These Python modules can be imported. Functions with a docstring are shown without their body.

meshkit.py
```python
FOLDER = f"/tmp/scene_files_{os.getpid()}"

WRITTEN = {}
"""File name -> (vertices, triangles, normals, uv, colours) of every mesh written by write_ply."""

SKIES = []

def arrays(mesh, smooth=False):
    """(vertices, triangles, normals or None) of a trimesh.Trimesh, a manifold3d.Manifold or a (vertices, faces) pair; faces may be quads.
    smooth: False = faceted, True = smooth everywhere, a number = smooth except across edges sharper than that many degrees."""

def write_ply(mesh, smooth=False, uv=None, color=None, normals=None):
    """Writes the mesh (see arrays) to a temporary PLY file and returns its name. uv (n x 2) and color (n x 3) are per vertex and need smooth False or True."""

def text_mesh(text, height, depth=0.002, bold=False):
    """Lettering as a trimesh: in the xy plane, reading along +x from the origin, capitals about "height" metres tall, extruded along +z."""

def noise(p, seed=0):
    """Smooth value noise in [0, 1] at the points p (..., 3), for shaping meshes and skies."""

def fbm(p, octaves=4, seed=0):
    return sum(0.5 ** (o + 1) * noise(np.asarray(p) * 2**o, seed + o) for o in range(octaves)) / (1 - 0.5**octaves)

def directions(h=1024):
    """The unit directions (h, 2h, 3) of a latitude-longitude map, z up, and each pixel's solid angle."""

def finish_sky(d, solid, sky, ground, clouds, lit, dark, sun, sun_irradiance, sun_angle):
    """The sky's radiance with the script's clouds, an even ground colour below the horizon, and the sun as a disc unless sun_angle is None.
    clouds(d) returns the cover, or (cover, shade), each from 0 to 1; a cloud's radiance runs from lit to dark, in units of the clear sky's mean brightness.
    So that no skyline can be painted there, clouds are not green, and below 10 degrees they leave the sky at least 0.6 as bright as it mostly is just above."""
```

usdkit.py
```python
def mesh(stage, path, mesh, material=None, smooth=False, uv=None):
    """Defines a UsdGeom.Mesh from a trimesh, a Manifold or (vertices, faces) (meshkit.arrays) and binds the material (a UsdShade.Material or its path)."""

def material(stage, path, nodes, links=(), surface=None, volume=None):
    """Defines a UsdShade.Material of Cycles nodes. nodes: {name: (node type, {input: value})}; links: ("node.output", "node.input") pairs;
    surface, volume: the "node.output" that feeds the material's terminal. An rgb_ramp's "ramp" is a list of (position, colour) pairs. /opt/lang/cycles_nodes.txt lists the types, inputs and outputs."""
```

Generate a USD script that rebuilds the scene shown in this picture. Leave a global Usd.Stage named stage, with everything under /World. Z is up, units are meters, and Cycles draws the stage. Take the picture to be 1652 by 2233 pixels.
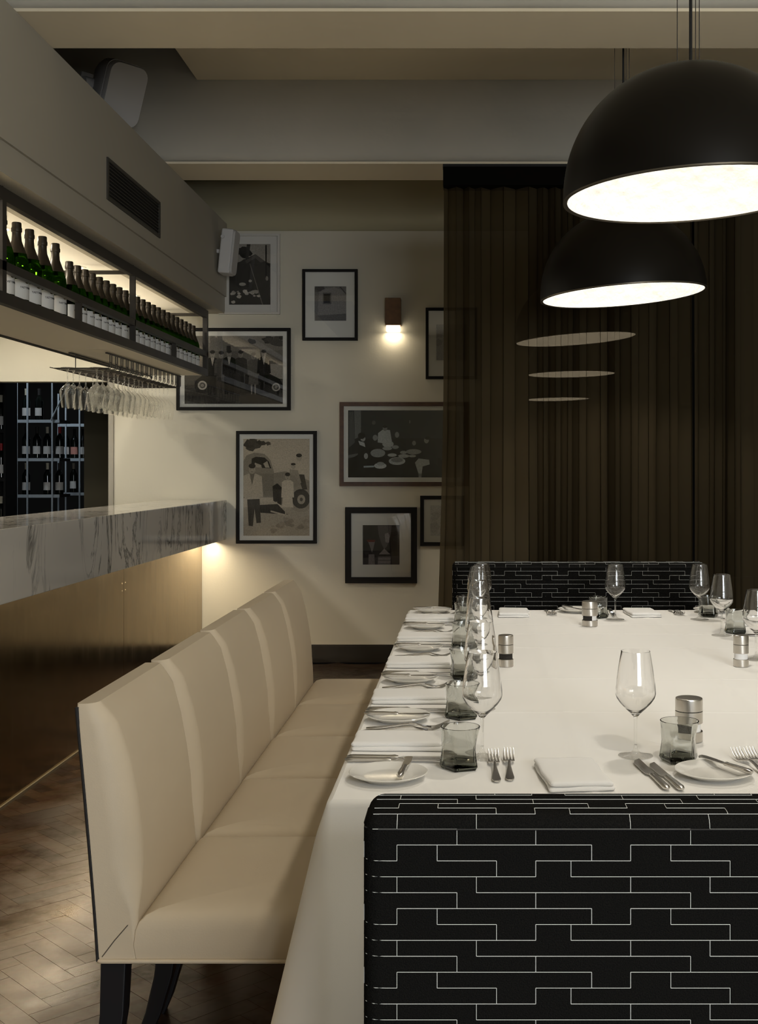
import math, random
import numpy as np
import trimesh, manifold3d, usdkit, meshkit
from shapely.geometry import Polygon, Point, box as sbox
from pxr import Usd, UsdGeom, UsdLux, UsdShade, Gf, Sdf, Vt

stage = Usd.Stage.CreateInMemory()
UsdGeom.SetStageUpAxis(stage, 'Z'); UsdGeom.SetStageMetersPerUnit(stage, 1.0)
UsdGeom.Xform.Define(stage, '/World')
R = random.Random(7); rng = np.random.default_rng(7)
pi = math.pi

# ------------------------------------------------------------------ camera, exposure
F, CZ = 2575.0, 1.36                       # focal length in pixels of a 1652-wide frame, eye height
cam = UsdGeom.Camera.Define(stage, '/World/camera')
cam.CreateHorizontalApertureAttr(36.0); cam.CreateVerticalApertureAttr(36.0 * 2233 / 1652)
cam.CreateFocalLengthAttr(36.0 * F / 1652)
cam.CreateHorizontalApertureOffsetAttr(-196 / 1652 * 36.0)      # rising/shift lens: level camera
cam.CreateVerticalApertureOffsetAttr(-94.5 / 1652 * 36.0)
cam.CreateClippingRangeAttr((0.05, 100.0)); cam.CreateExposureAttr(0.0)
x = UsdGeom.Xformable(cam); x.AddTranslateOp().Set(Gf.Vec3d(0, 0, CZ)); x.AddRotateXYZOp().Set(Gf.Vec3f(90, 0, 0))

PENDANT, PENDANT_FAR, DAY, DOWN, ADDED_DOWN, RACKUP, STRIP, SCONCE, CELLAR = 185.0, 190.0, 13.5, 260.0, 105.0, 110.0, 90.0, 22.0, 750.0

def light(kind, path, loc, rot, inten, color, **kw):
    l = {'disk': UsdLux.DiskLight, 'rect': UsdLux.RectLight}[kind].Define(stage, path)
    l.CreateIntensityAttr(inten); l.CreateColorAttr(Gf.Vec3f(*color)); l.CreateNormalizeAttr(False)
    if kind == 'disk': l.CreateRadiusAttr(kw['r'])
    else: l.CreateWidthAttr(kw['w']); l.CreateHeightAttr(kw['h'])
    xf = UsdGeom.Xformable(l); xf.AddTranslateOp().Set(Gf.Vec3d(*loc)); xf.AddRotateXYZOp().Set(Gf.Vec3f(*rot))
    return l
# daylight through the tall window in the wall behind the camera (faces +y into the room)
light('rect', '/World/daylight', (1.95, -3.04, 1.75), (90, 0, 0), DAY, (.93, .965, 1.0), w=2.4, h=2.2)
dome = UsdLux.DomeLight.Define(stage, '/World/sky'); dome.CreateIntensityAttr(0.02); dome.CreateColorAttr(Gf.Vec3f(.8, .9, 1))

# ------------------------------------------------------------------ materials
def M(name, color, rough=.6, metal=0, bump=None, vary=None, **kw):
    """principled; bump=(scale, strength, distance); vary=(scale, second colour)"""
    n = {'p': ('principled_bsdf', dict(base_color=color, roughness=rough, metallic=metal, **kw))}; L = []
    if bump or vary: n['t'] = ('texture_coordinate', {})
    if vary:
        n['nv'] = ('noise_texture', dict(scale=vary[0], detail=4)); n['mx'] = ('mix', dict(color1=color, color2=vary[1]))
        n['rv'] = ('rgb_ramp', {'ramp': [(.3, (0, 0, 0)), (.7, (1, 1, 1))]})
        L += [('t.object', 'nv.vector'), ('nv.fac', 'rv.fac'), ('rv.color', 'mx.fac'), ('mx.color', 'p.base_color')]
    if bump:
        n['nb'] = ('noise_texture', dict(scale=bump[0], detail=3)); n['b'] = ('bump', dict(strength=bump[1], distance=bump[2]))
        L += [('t.object', 'nb.vector'), ('nb.fac', 'b.height'), ('b.normal', 'p.normal')]
    return usdkit.material(stage, '/World/Looks/' + name, n, L, surface='p.BSDF')

def fix_links():
    pass
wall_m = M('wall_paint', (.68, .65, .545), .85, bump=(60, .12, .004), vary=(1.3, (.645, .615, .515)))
upper_shade_m = M('upper_wall_shade', (.45, .41, .27), .85, bump=(60, .1, .004))  # shade on the upper wall is put into this darker olive
ceil_m = M('ceiling_plaster', (.47, .44, .37), .9, bump=(22, .3, .006), vary=(2.0, (.42, .40, .34)))
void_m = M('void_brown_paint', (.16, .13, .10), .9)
bounce_lit_m = M('bounce_lit_cream', (.80, .71, .53), .85, bump=(40, .12, .004))  # light bounced from below is put into this paler cream
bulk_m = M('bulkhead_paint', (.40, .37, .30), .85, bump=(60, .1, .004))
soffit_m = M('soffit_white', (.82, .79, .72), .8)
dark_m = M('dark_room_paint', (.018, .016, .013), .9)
olive_m = M('olive_board', (.06, .053, .03), .7)
base_m = M('dark_skirting', (.022, .018, .014), .25)
black_m = M('black_frame_paint', (.010, .009, .008), .55, specular_ior_level=.2)
brownframe_m = M('brown_wood_frame', (.10, .045, .018), .45, vary=(30, (.06, .025, .01)))
whiteframe_m = M('white_frame', (.62, .60, .55), .6)
mat_m = M('mat_board', (.72, .71, .65), .9)
steel_m = M('cutlery_steel', (.70, .68, .65), .26, 1.0)
brush_m = M('brushed_steel', (.62, .59, .54), .3, 1.0)
darksteel_m = M('dark_steel', (.035, .031, .026), .5, .3, vary=(6, (.055, .047, .038)))
zinc_m = M('pale_steel', (.56, .63, .68), .4, 0)
china_m = M('white_china', (.84, .82, .77), .12)
linen_m = M('white_linen', (.86, .84, .80), .95, bump=(900, .15, .0006), diffuse_roughness=.4)
napkin_m = M('napkin_linen', (.88, .87, .85), .95, bump=(1100, .15, .0005))
leather_m = M('cream_leather', (.575, .485, .355), .5, bump=(260, .12, .0015), vary=(2.5, (.545, .45, .325)), specular_ior_level=.22)
seam_m = M('seam_thread', (.10, .085, .065), .8)
blackfab_m = M('black_upholstery', (.012, .011, .011), .8)
legs_m = M('black_lacquer', (.014, .014, .016), .3)
weave_m = M('black_weave', (.0045, .0045, .0043), 1.0, bump=(520, .9, .0016), vary=(700, (.011, .0105, .0095)), specular_ior_level=.04)
thread_m = M('white_thread', (.62, .63, .60), .8)
shade_m = M('gloss_black_shade', (.006, .0048, .0035), .40, specular_ior_level=.2)
rim_m = M('shade_rim', (.16, .14, .11), .3, .8)
plaster_m = M('plaster_relief', (.385, .375, .35), .9, bump=(40, .45, .010))
grille_m = M('vent_grey', (.045, .042, .034), .5)
ventblack_m = M('vent_black', (.008, .008, .008), .7)
spk_m = M('white_speaker', (.62, .61, .60), .55)
spkg_m = M('speaker_grille', (.52, .51, .50), .7)
sconce_m = M('sconce_wood', (.20, .095, .028), .5, vary=(25, (.14, .062, .018)))
label_m = M('paper_label', (.74, .73, .70), .7)
ink_m = M('label_ink', (.03, .028, .026), .7)
seal_m = M('label_seal', (.12, .10, .05), .5)
foil_m = M('bronze_foil', (.040, .030, .018), .38, .35)
redfoil_m = M('red_foil', (.45, .015, .02), .4)
whitefoil_m = M('cream_foil', (.62, .58, .45), .5)
darkbottle_m = M('dark_bottle_glass', (.006, .008, .006), .06)
board_m = M('pale_shelf_board', (.74, .67, .53), .6)
pepper_m = M('peppercorn', (.02, .016, .013), .7, bump=(400, 1, .003))
salt_m = M('salt_grain', (.86, .86, .86), .8)
trim_m = M('pale_trim', (.36, .34, .29), .5)
wood_m = M('table_wood', (.09, .05, .025), .5)
amber_m = M('aged_edge_trim', (.35, .30, .20), .35, .7)

def glassy(name, color, density=None, vcol=None, ior=1.5):
    n = {'g': ('glass_bsdf', dict(color=color, roughness=0.0, IOR=ior))}; vol = None
    if density: n['v'] = ('absorption_volume', dict(color=vcol, density=density)); vol = 'v.volume'
    return usdkit.material(stage, '/World/Looks/' + name, n, [], surface='g.BSDF', volume=vol)
def thin_glass(name, tint, refr, ior=1.5):
    """thin clear glass: mostly straight-through with edge-on reflection, partly refracting"""
    n = {'t': ('transparent_bsdf', dict(color=tint)), 'o': ('glossy_bsdf', dict(color=(1, 1, 1), roughness=0.0)), 'f': ('layer_weight', dict(blend=.5)), 'pw': ('math', dict(math_type='power', value2=4.0)),
         'ma': ('math', dict(math_type='multiply_add', value2=.70, value3=.035)), 'm': ('mix_closure', {}), 'g': ('glass_bsdf', dict(color=tint, roughness=0.0, IOR=ior)), 'x': ('mix_closure', dict(fac=refr))}
    return usdkit.material(stage, '/World/Looks/' + name, n, [('f.facing', 'pw.value1'), ('pw.value', 'ma.value1'), ('ma.value', 'm.fac'), ('t.BSDF', 'm.closure1'), ('o.BSDF', 'm.closure2'), ('m.closure', 'x.closure1'), ('g.BSDF', 'x.closure2')], surface='x.closure')
wine_m = glassy('clear_crystal', (1, 1, 1))
foot_m = thin_glass('crystal_foot', (.995, .995, .99), .26)
shell_m = thin_glass('thin_crystal', (.995, .995, .99), 0.5, 1.1)
smoke_m = glassy('smoked_glass', (.93, .935, .925), 75, (.665, .68, .645))
green_m = glassy('green_bottle_glass', (.07, .145, .02), None)

def pane(name, ior=1.5, tint=(1, 1, 1)):
    n = {'t': ('transparent_bsdf', dict(color=tint)), 'g': ('glossy_bsdf', dict(color=(1, 1, 1), roughness=0.0)),
         'f': ('fresnel', dict(IOR=ior)), 'm': ('mix_closure', {})}
    return usdkit.material(stage, '/World/Looks/' + name, n, [('f.fac', 'm.fac'), ('t.BSDF', 'm.closure1'), ('g.BSDF', 'm.closure2')], surface='m.closure')
pane_m = pane('picture_glass')

def emit(name, color, s):
    return usdkit.material(stage, '/World/Looks/' + name, {'e': ('emission', dict(color=color, strength=s))}, [], surface='e.emission')
glow_m = emit('lit_opal', (1, .86, .62), 5.0)
downglow_m = emit('downlight_lens', (1, .85, .62), 25.0)

# sheer dark curtain: thin weave, part see-through
sheer_m = usdkit.material(stage, '/World/Looks/sheer_curtain', {
    't': ('transparent_bsdf', dict(color=(.80, .72, .58))), 'd': ('diffuse_bsdf', dict(color=(.064, .050, .028))),
    'l': ('translucent_bsdf', dict(color=(.07, .05, .026))), 'a': ('mix_closure', dict(fac=.35)), 'm': ('mix_closure', dict(fac=.88))},
    [('d.BSDF', 'a.closure1'), ('l.BSDF', 'a.closure2'), ('t.BSDF', 'm.closure1'), ('a.closure', 'm.closure2')], surface='m.closure')
header_m = M('curtain_header_cloth', (.004, .0036, .003), 1.0, specular_ior_level=.05)

# marble with dark vertical veins
marble_m = usdkit.material(stage, '/World/Looks/veined_marble', {
    'tc': ('texture_coordinate', {}), 'mp': ('mapping', dict(scale=(2.6, 2.6, .85))),
    'n': ('noise_texture', dict(scale=1.5, detail=6, roughness=.62, distortion=1.6)),
    'r': ('rgb_ramp', {'ramp': [(0, (0, 0, 0)), (.470, (0, 0, 0)), (.5, (1, 1, 1)), (.512, (.5, .5, .5)), (.535, (0, 0, 0)), (1, (0, 0, 0))]}),
    'mp2': ('mapping', dict(scale=(1.5, 1.5, .25), location=(3.1, 1.7, 0))), 'k': ('noise_texture', dict(scale=1.3, detail=2)),
    'kr': ('rgb_ramp', {'ramp': [(.45, (0, 0, 0)), (.57, (1, 1, 1))]}), 'mul': ('math', dict(math_type='multiply')),
    'c': ('mix', dict(color1=(.70, .66, .59), color2=(.05, .045, .04))), 'p': ('principled_bsdf', dict(roughness=.09))},
    [('tc.object', 'mp.vector'), ('mp.vector', 'n.vector'), ('n.fac', 'r.fac'), ('tc.object', 'mp2.vector'), ('mp2.vector', 'k.vector'), ('k.fac', 'kr.fac'),
     ('r.color', 'mul.value1'), ('kr.color', 'mul.value2'), ('mul.value', 'c.fac'), ('c.color', 'p.base_color')], surface='p.BSDF')

# aged brass sheet
brass_m = usdkit.material(stage, '/World/Looks/aged_brass', {
    'tc': ('texture_coordinate', {}), 'mp': ('mapping', dict(scale=(5, 5, .4))), 'n': ('noise_texture', dict(scale=2.0, detail=5)),
    'r': ('map_range', dict(from_min=.3, from_max=.7, to_min=.15, to_max=.20)), 'n2': ('noise_texture', dict(scale=2.2, detail=4)),
    'c': ('mix', dict(color1=(.36, .265, .14), color2=(.30, .215, .11))), 'p': ('principled_bsdf', dict(metallic=1.0))},
    [('tc.object', 'mp.vector'), ('mp.vector', 'n.vector'), ('n.fac', 'r.value'), ('r.result', 'p.roughness'), ('tc.object', 'n2.vector'), ('n2.fac', 'c.fac'), ('c.color', 'p.base_color')], surface='p.BSDF')

def parquet(name, a, b):
    return usdkit.material(stage, '/World/Looks/' + name, {
        'g': ('geometry', {}), 'mp': ('mapping', dict(scale=(1, 1, 1), rotation=(0, 0, pi / 4))), 'mp2': ('mapping', dict(scale=(60, 7, 1))),
        'n': ('noise_texture', dict(scale=1.0, detail=4)), 'w': ('noise_texture', dict(scale=2.6, detail=5, roughness=.65)),
        'rr': ('map_range', dict(from_min=.35, from_max=.7, to_min=.20, to_max=.42)), 'isl': ('mix', dict(color1=a, color2=b)), 'gr': ('mix', dict(mix_type='multiply', fac=.55)),
        'b': ('bump', dict(strength=.12, distance=.001)), 'p': ('principled_bsdf', dict(ior=1.5, specular_ior_level=.22))},
        [('g.position', 'mp.vector'), ('mp.vector', 'mp2.vector'), ('mp2.vector', 'n.vector'), ('g.position', 'w.vector'), ('w.fac', 'rr.value'), ('rr.result', 'p.roughness'),
         ('g.random_per_island', 'isl.fac'), ('isl.color', 'gr.color1'), ('n.color', 'gr.color2'), ('gr.color', 'p.base_color'), ('n.fac', 'b.height'), ('b.normal', 'p.normal')], surface='p.BSDF')
PQ = [parquet('parquet_tone_a', (.040, .020, .008), (.035, .0175, .007)), parquet('parquet_tone_b', (.024, .012, .0055), (.021, .011, .005)),
      parquet('parquet_tone_c', (.047, .024, .010), (.043, .022, .009)), parquet('parquet_tone_mixed', (.040, .020, .0085), (.022, .011, .005))]

print_m = usdkit.material(stage, '/World/Looks/photo_print', {
    'a': ('attribute', dict(attribute='tone')), 'tc': ('texture_coordinate', {}), 'n': ('noise_texture', dict(scale=110, detail=5, roughness=.7)),
    'r': ('map_range', dict(from_min=.25, from_max=.75, to_min=.72, to_max=1.28)), 'm': ('mix', dict(mix_type='multiply', fac=1.0)), 'p': ('principled_bsdf', dict(roughness=.8, specular_ior_level=.05))},
    [('tc.object', 'n.vector'), ('n.fac', 'r.value'), ('a.color', 'm.color1'), ('r.result', 'm.color2'), ('m.color', 'p.base_color')], surface='p.BSDF')

# ------------------------------------------------------------------ scene-tree helpers
used = {}
def numbered(parent, name):
    k = used.get((parent, name), 0); used[(parent, name)] = k + 1
    return f'{parent}/{name}' if k == 0 else f'{parent}/{name}_{k:03d}'
def keys(p, label=None, cat=None, group=None, kind=None):
    for k, v in (('label', label), ('category', cat), ('group', group), ('kind', kind)):
        if v: p.SetCustomDataByKey(k, v)
    return p
def xform(path, loc, rot=(0, 0, 0)):
    X = UsdGeom.Xform.Define(stage, path); X.AddTranslateOp().Set(Gf.Vec3d(*map(float, loc))); X.AddRotateXYZOp().Set(Gf.Vec3f(*map(float, rot)))
    return X.GetPrim()
def thing(name, label=None, cat=None, loc=(0, 0, 0), rz=0, group=None, kind=None):
    return keys(xform(numbered('/World', name), loc, rz if isinstance(rz, tuple) else (0, 0, rz)), label, cat, group, kind)
def part(parent, name, mesh, mat, smooth=30, label=None, kind=None):
    pp = str(parent.GetPath()) if parent else '/World'
    m = usdkit.mesh(stage, numbered(pp, name), mesh, mat, smooth=smooth)
    return keys(m.GetPrim(), label, kind=kind)
def copy(src, label, loc, rz=0, group=None):
    base = src.GetName().split('_0')[0]
    p = xform(numbered('/World', base), loc, rz if isinstance(rz, tuple) else (0, 0, rz))
    p.GetReferences().AddInternalReference(src.GetPath()); p.SetInstanceable(True)
    return keys(p, label, src.GetCustomData().get('category'), group or src.GetCustomData().get('group'))
PROTO = {}
def place(kind, maker, label, cat, loc, rz=0, group=None):
    """first one is built with its parts, the rest reference it"""
    if kind not in PROTO:
        PROTO[kind] = maker(label, cat, loc, rz, group); return PROTO[kind]
    return copy(PROTO[kind], label, loc, rz, group)

# ------------------------------------------------------------------ mesh helpers
def cat(*ms): return trimesh.util.concatenate([m for m in ms if m is not None])
def bx(x0, x1, y0, y1, z0, z1):
    m = trimesh.creation.box([x1 - x0, y1 - y0, z1 - z0]); m.apply_translation([(x0 + x1) / 2, (y0 + y1) / 2, (z0 + z1) / 2]); return m
def rbox(x0, x1, y0, y1, z0, z1, r=.004, n=12):
    s = manifold3d.Manifold.sphere(r, n)
    c = [s.translate((a, b, d)) for a in (x0 + r, x1 - r) for b in (y0 + r, y1 - r) for d in (z0 + r, z1 - r)]
    m = manifold3d.Manifold.batch_hull(c).to_mesh()
    return trimesh.Trimesh(m.vert_properties[:, :3], m.tri_verts, process=False)
def lathe(prof, n=32):
    m = trimesh.creation.revolve(np.array(prof, float), sections=n)
    if m.volume < 0: m.invert()
    return m
def cyl(r, z0, z1, n=24, x=0, y=0):
    m = trimesh.creation.cylinder(r, z1 - z0, sections=n); m.apply_translation([x, y, (z0 + z1) / 2]); return m
def loft(rings, cap=True):
    rings = np.asarray(rings, float); m, n = rings.shape[:2]; v = rings.reshape(-1, 3); f = []
    i, j = np.meshgrid(np.arange(m - 1), np.arange(n), indexing='ij'); k = (j + 1) % n
    a, b, c, d = i * n + j, i * n + k, (i + 1) * n + k, (i + 1) * n + j
    f = np.vstack([np.stack([a, b, c], -1).reshape(-1, 3), np.stack([a, c, d], -1).reshape(-1, 3)])
    if cap:
        v = np.vstack([v, rings[0].mean(0), rings[-1].mean(0)]); q = np.arange(n)
        f = np.vstack([f, np.stack([np.full(n, m * n), (q + 1) % n, q], -1), np.stack([np.full(n, m * n + 1), (m - 1) * n + q, (m - 1) * n + (q + 1) % n], -1)])
    t = trimesh.Trimesh(v, f, process=False)
    if cap and t.volume < 0: t.invert()
    return t
def sheet(P):
    P = np.asarray(P, float); m, n = P.shape[:2]
    i, j = np.meshgrid(np.arange(m - 1), np.arange(n - 1), indexing='ij'); a = i * n + j
    f = np.vstack([np.stack([a, a + 1, a + n + 1], -1).reshape(-1, 3), np.stack([a, a + n + 1, a + n], -1).reshape(-1, 3)])
    return trimesh.Trimesh(P.reshape(-1, 3), f, process=False)
def tube(pts, r, n=6, closed=False):
    p = np.asarray(pts, float)
    if closed: t = np.roll(p, -1, 0) - np.roll(p, 1, 0)
    else: t = np.gradient(p, axis=0)
    t /= np.linalg.norm(t, axis=1, keepdims=True) + 1e-12
    a = np.cross(t, np.where(np.abs(t[:, 2:]) < .9, [0, 0, 1.], [1., 0, 0])); a /= np.linalg.norm(a, axis=1, keepdims=True)
    b = np.cross(t, a); g = np.arange(n) * 2 * pi / n
    ring = p[:, None] + np.broadcast_to(r, (len(p),))[:, None, None] * (np.cos(g)[None, :, None] * a[:, None] + np.sin(g)[None, :, None] * b[:, None])
    if closed: return loft(np.vstack([ring, ring[:1]]), cap=False)
    return loft(ring)
def rrect(w, d, r, n=5):
    """ring of a rounded rectangle centred on 0 in xy"""
    out = []
    for cx, cy, a0 in ((w/2-r, d/2-r, 0), (-w/2+r, d/2-r, 90), (-w/2+r, -d/2+r, 180), (w/2-r, -d/2+r, 270)):
        for k in range(n + 1):
            a = math.radians(a0 + 90 * k / n); out.append((cx + r * math.cos(a), cy + r * math.sin(a)))
    return np.array(out)
def cring(w, d, rr_, rf, n=5):
    """rounded rectangle with rear (x<0) corner radius rr_ and front radius rf"""
    out = []
    for sx, sy, r, a0 in ((1, 1, rf, 0), (-1, 1, rr_, 90), (-1, -1, rr_, 180), (1, -1, rf, 270)):
        cx, cy = sx * (w / 2 - r), sy * (d / 2 - r)
        for k in range(n + 1):
            a = math.radians(a0 + 90 * k / n); out.append((cx + r * math.cos(a), cy + r * math.sin(a)))
    return np.array(out)
def ring(w, d, r, x, y, z, n=5):
    q = rrect(w, d, r, n); return np.column_stack([q[:, 0] + x, q[:, 1] + y, np.full(len(q), z)])
def prism(poly, h, z=0):
    if isinstance(poly, list): poly = Polygon(poly)
    m = trimesh.creation.extrude_polygon(poly, h, engine='earcut'); m.apply_translation([0, 0, z]); return m
def rotm(m, deg, axis, at=(0, 0, 0)):
    m = m.copy(); m.apply_transform(trimesh.transformations.rotation_matrix(math.radians(deg), axis, at)); return m
def mv(m, x=0, y=0, z=0):
    m = m.copy(); m.apply_translation([x, y, z]); return m
def inter(xs, X, Y): return np.interp(xs, X, Y)

# ================================================================== THE SETTING
WALL_Y = 8.30
# ---- floor: slab + herringbone parquet blocks
floor = thing('floor', kind='structure')
part(floor, 'slab', bx(-6.2, 4.5, -3.2, 15.0, -.20, -.013), M('floor_bed', (.05, .032, .018), .5), smooth=False)
bw, bl = .062, .248; N = 4
c45, s45 = math.cos(pi / 4), math.sin(pi / 4)
blocks = []
for j in range(-140, 140):
    for i in range(-140, 140):
        k = (i - j) % (2 * N)
        if k == 0: u0, v0, u1, v1 = i, j, i + N, j + 1
        elif k == 2 * N - 1: u0, v0, u1, v1 = i, j, i + 1, j + N
        else: continue
        uc, vc = (u0 + u1) / 2 * bw, (v0 + v1) / 2 * bw
        X, Y = uc * c45 - vc * s45, uc * s45 + vc * c45 + 5.0
        if -1.99 < X < 2.7 and 1.6 < Y < 8.2: blocks.append((X, Y, (u1 - u0) * bw, (v1 - v0) * bw))
def block_mesh(X, Y, w, d):
    g = .0002; t = R.uniform(-.0003, .0001)
    lo = np.array([(-w/2+g, -d/2+g), (w/2-g, -d/2+g), (w/2-g, d/2-g), (-w/2+g, d/2-g)])
    hi = lo * (1 - .0009 / np.array([w, d])); rings = []
    for q, z in ((lo, -.0125), (lo, t - .0012), (hi, t)):
        rings.append(np.column_stack([q[:, 0] * c45 - q[:, 1] * s45 + X, q[:, 0] * s45 + q[:, 1] * c45 + Y, np.full(4, z)]))
    r = np.array(rings); v = r.reshape(-1, 3); f = []
    for a in range(2):
        for b in range(4):
            p0, p1, p2, p3 = a*4+b, a*4+(b+1) % 4, (a+1)*4+(b+1) % 4, (a+1)*4+b; f += [(p0, p1, p2), (p0, p2, p3)]
    f += [(8, 9, 10), (8, 10, 11)]
    return trimesh.Trimesh(v, f, process=False)
def visible(b):
    X, Y = b[0], b[1]; px, py = 1022 + X * F / Y, 1022 + CZ * F / Y
    if px < -30 or px > 1700 or py > 2270: return False
    return X < -.78 + .1 * (Y < 3.1) or (Y > 5.6 and X < -.25) or (X < -.30 and Y < 2.9)
vis = sorted([b for b in blocks if visible(b)], key=lambda b: b[1])
near = set(map(id, vis[:300])); rest = []
for b in blocks:
    m = block_mesh(*b)
    if id(b) in near: part(floor, 'parquet_block', m, PQ[R.choice([0, 0, 1, 2])], smooth=False)
    else: rest.append(m)
part(floor, 'parquet', cat(*rest), PQ[3], smooth=False, kind='stuff')

# ---- walls
wb = thing('wall_back', kind='structure')
part(wb, 'wall', cat(bx(-2.53, .42, WALL_Y, WALL_Y + .12, 0, 3.03), bx(-6.2, -2.53, WALL_Y, WALL_Y + .12, 1.972, 3.03), bx(-6.2, -3.62, WALL_Y, WALL_Y + .12, 0, 1.972)), wall_m, smooth=False)
part(wb, 'upper_wall', bx(-6.2, .42, WALL_Y + .03, WALL_Y + .18, 3.03, 4.2), upper_shade_m, smooth=False)
part(None, 'trim_1', bx(-2.53, -2.495, WALL_Y - .012, WALL_Y + .12, 1.0, 1.972), trim_m, smooth=False); keys(stage.GetPrimAtPath('/World/trim_1'), kind='structure')
bb = part(None, 'baseboard_back', cat(bx(-1.86, .42, WALL_Y - .018, WALL_Y, 0, .112), bx(-1.86, .42, WALL_Y - .012, WALL_Y, .112, .124)), base_m, smooth=False); keys(bb, kind='structure')
wl = thing('wall_left', kind='structure')          # bulkhead over the bar and the void above it
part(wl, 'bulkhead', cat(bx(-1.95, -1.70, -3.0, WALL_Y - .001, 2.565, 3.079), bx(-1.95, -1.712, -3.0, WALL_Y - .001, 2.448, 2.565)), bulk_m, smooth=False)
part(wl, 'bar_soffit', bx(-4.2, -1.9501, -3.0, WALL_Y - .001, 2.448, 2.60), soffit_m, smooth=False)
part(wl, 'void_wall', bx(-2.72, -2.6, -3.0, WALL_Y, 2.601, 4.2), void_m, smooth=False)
part(wl, 'bar_wall', bx(-4.35, -4.2, -3.0, WALL_Y - .001, 0, 2.60), wall_m, smooth=False)
wr = part(None, 'wall_right', bx(3.4, 3.52, -3.0, 8.2, 0, 3.55), wall_m, smooth=False); keys(wr, kind='structure')
wf = thing('wall_rear', kind='structure')
part(wf, 'wall', cat(bx(-4.35, .7, -3.12, -3.0, 0, 3.55), bx(3.2, 3.52, -3.12, -3.0, 0, 3.55), bx(.7, 3.2, -3.12, -3.0, 0, .65), bx(.7, 3.2, -3.12, -3.0, 2.85, 3.55)), wall_m, smooth=False)
w1 = part(None, 'window_1', cat(*[bx(a - .03, a + .03, -3.03, -2.98, .65, 2.85) for a in (.73, 1.95, 3.17)], bx(.7, 3.2, -3.03, -2.98, .65, .71), bx(.7, 3.2, -3.03, -2.98, 2.79, 2.85), bx(.7, 3.2, -3.03, -2.98, 1.95, 2.0)), black_m, smooth=False); keys(w1, kind='structure')
ce = thing('ceiling', kind='structure')
for y0, y1 in ((-3.0, 4.43), (4.83, 6.65), (7.04, WALL_Y + .03)):
    part(ce, 'slab', bx(-1.53, 3.4, y0, y1, 3.55, 3.70), bounce_lit_m, smooth=False)  # slab takes the paler tone in place of bounced light
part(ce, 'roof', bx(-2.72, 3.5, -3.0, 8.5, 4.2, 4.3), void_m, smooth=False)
def beam_mesh(y0, y1):
    r = .045; pts = [(y1, 4.2), (y1, 3.092)]
    for k in range(7):
        a = -pi / 2 - k / 6 * pi / 2; pts.append((y0 + r + r * math.cos(a), 3.092 + r + r * math.sin(a)))
    pts += [(y0, 4.2)]
    xs = np.linspace(-2.6, 3.4, 61); rings = []
    for i, xx in enumerate(xs):
        q = np.array(pts); wob = .004 * math.sin(xx * 3.1 + y0) + .003 * math.sin(xx * 7.3)
        q[2:9, 1] += wob * .6; q[2:9, 0] += wob
        rings.append(np.column_stack([np.full(len(q), xx), q]))
    return loft(rings)
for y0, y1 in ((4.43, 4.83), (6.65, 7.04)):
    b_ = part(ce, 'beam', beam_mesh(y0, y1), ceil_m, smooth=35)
    part(b_, 'bounce_lit_panel', bx(-2.6, 3.4, y0 + .012, y1 + .001, 3.08, 3.0925), bounce_lit_m, smooth=False, label='smooth beam underside in a paler cream standing in for bounced light')  # thin slab whose pale tone paints the bounced light on the underside
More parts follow.
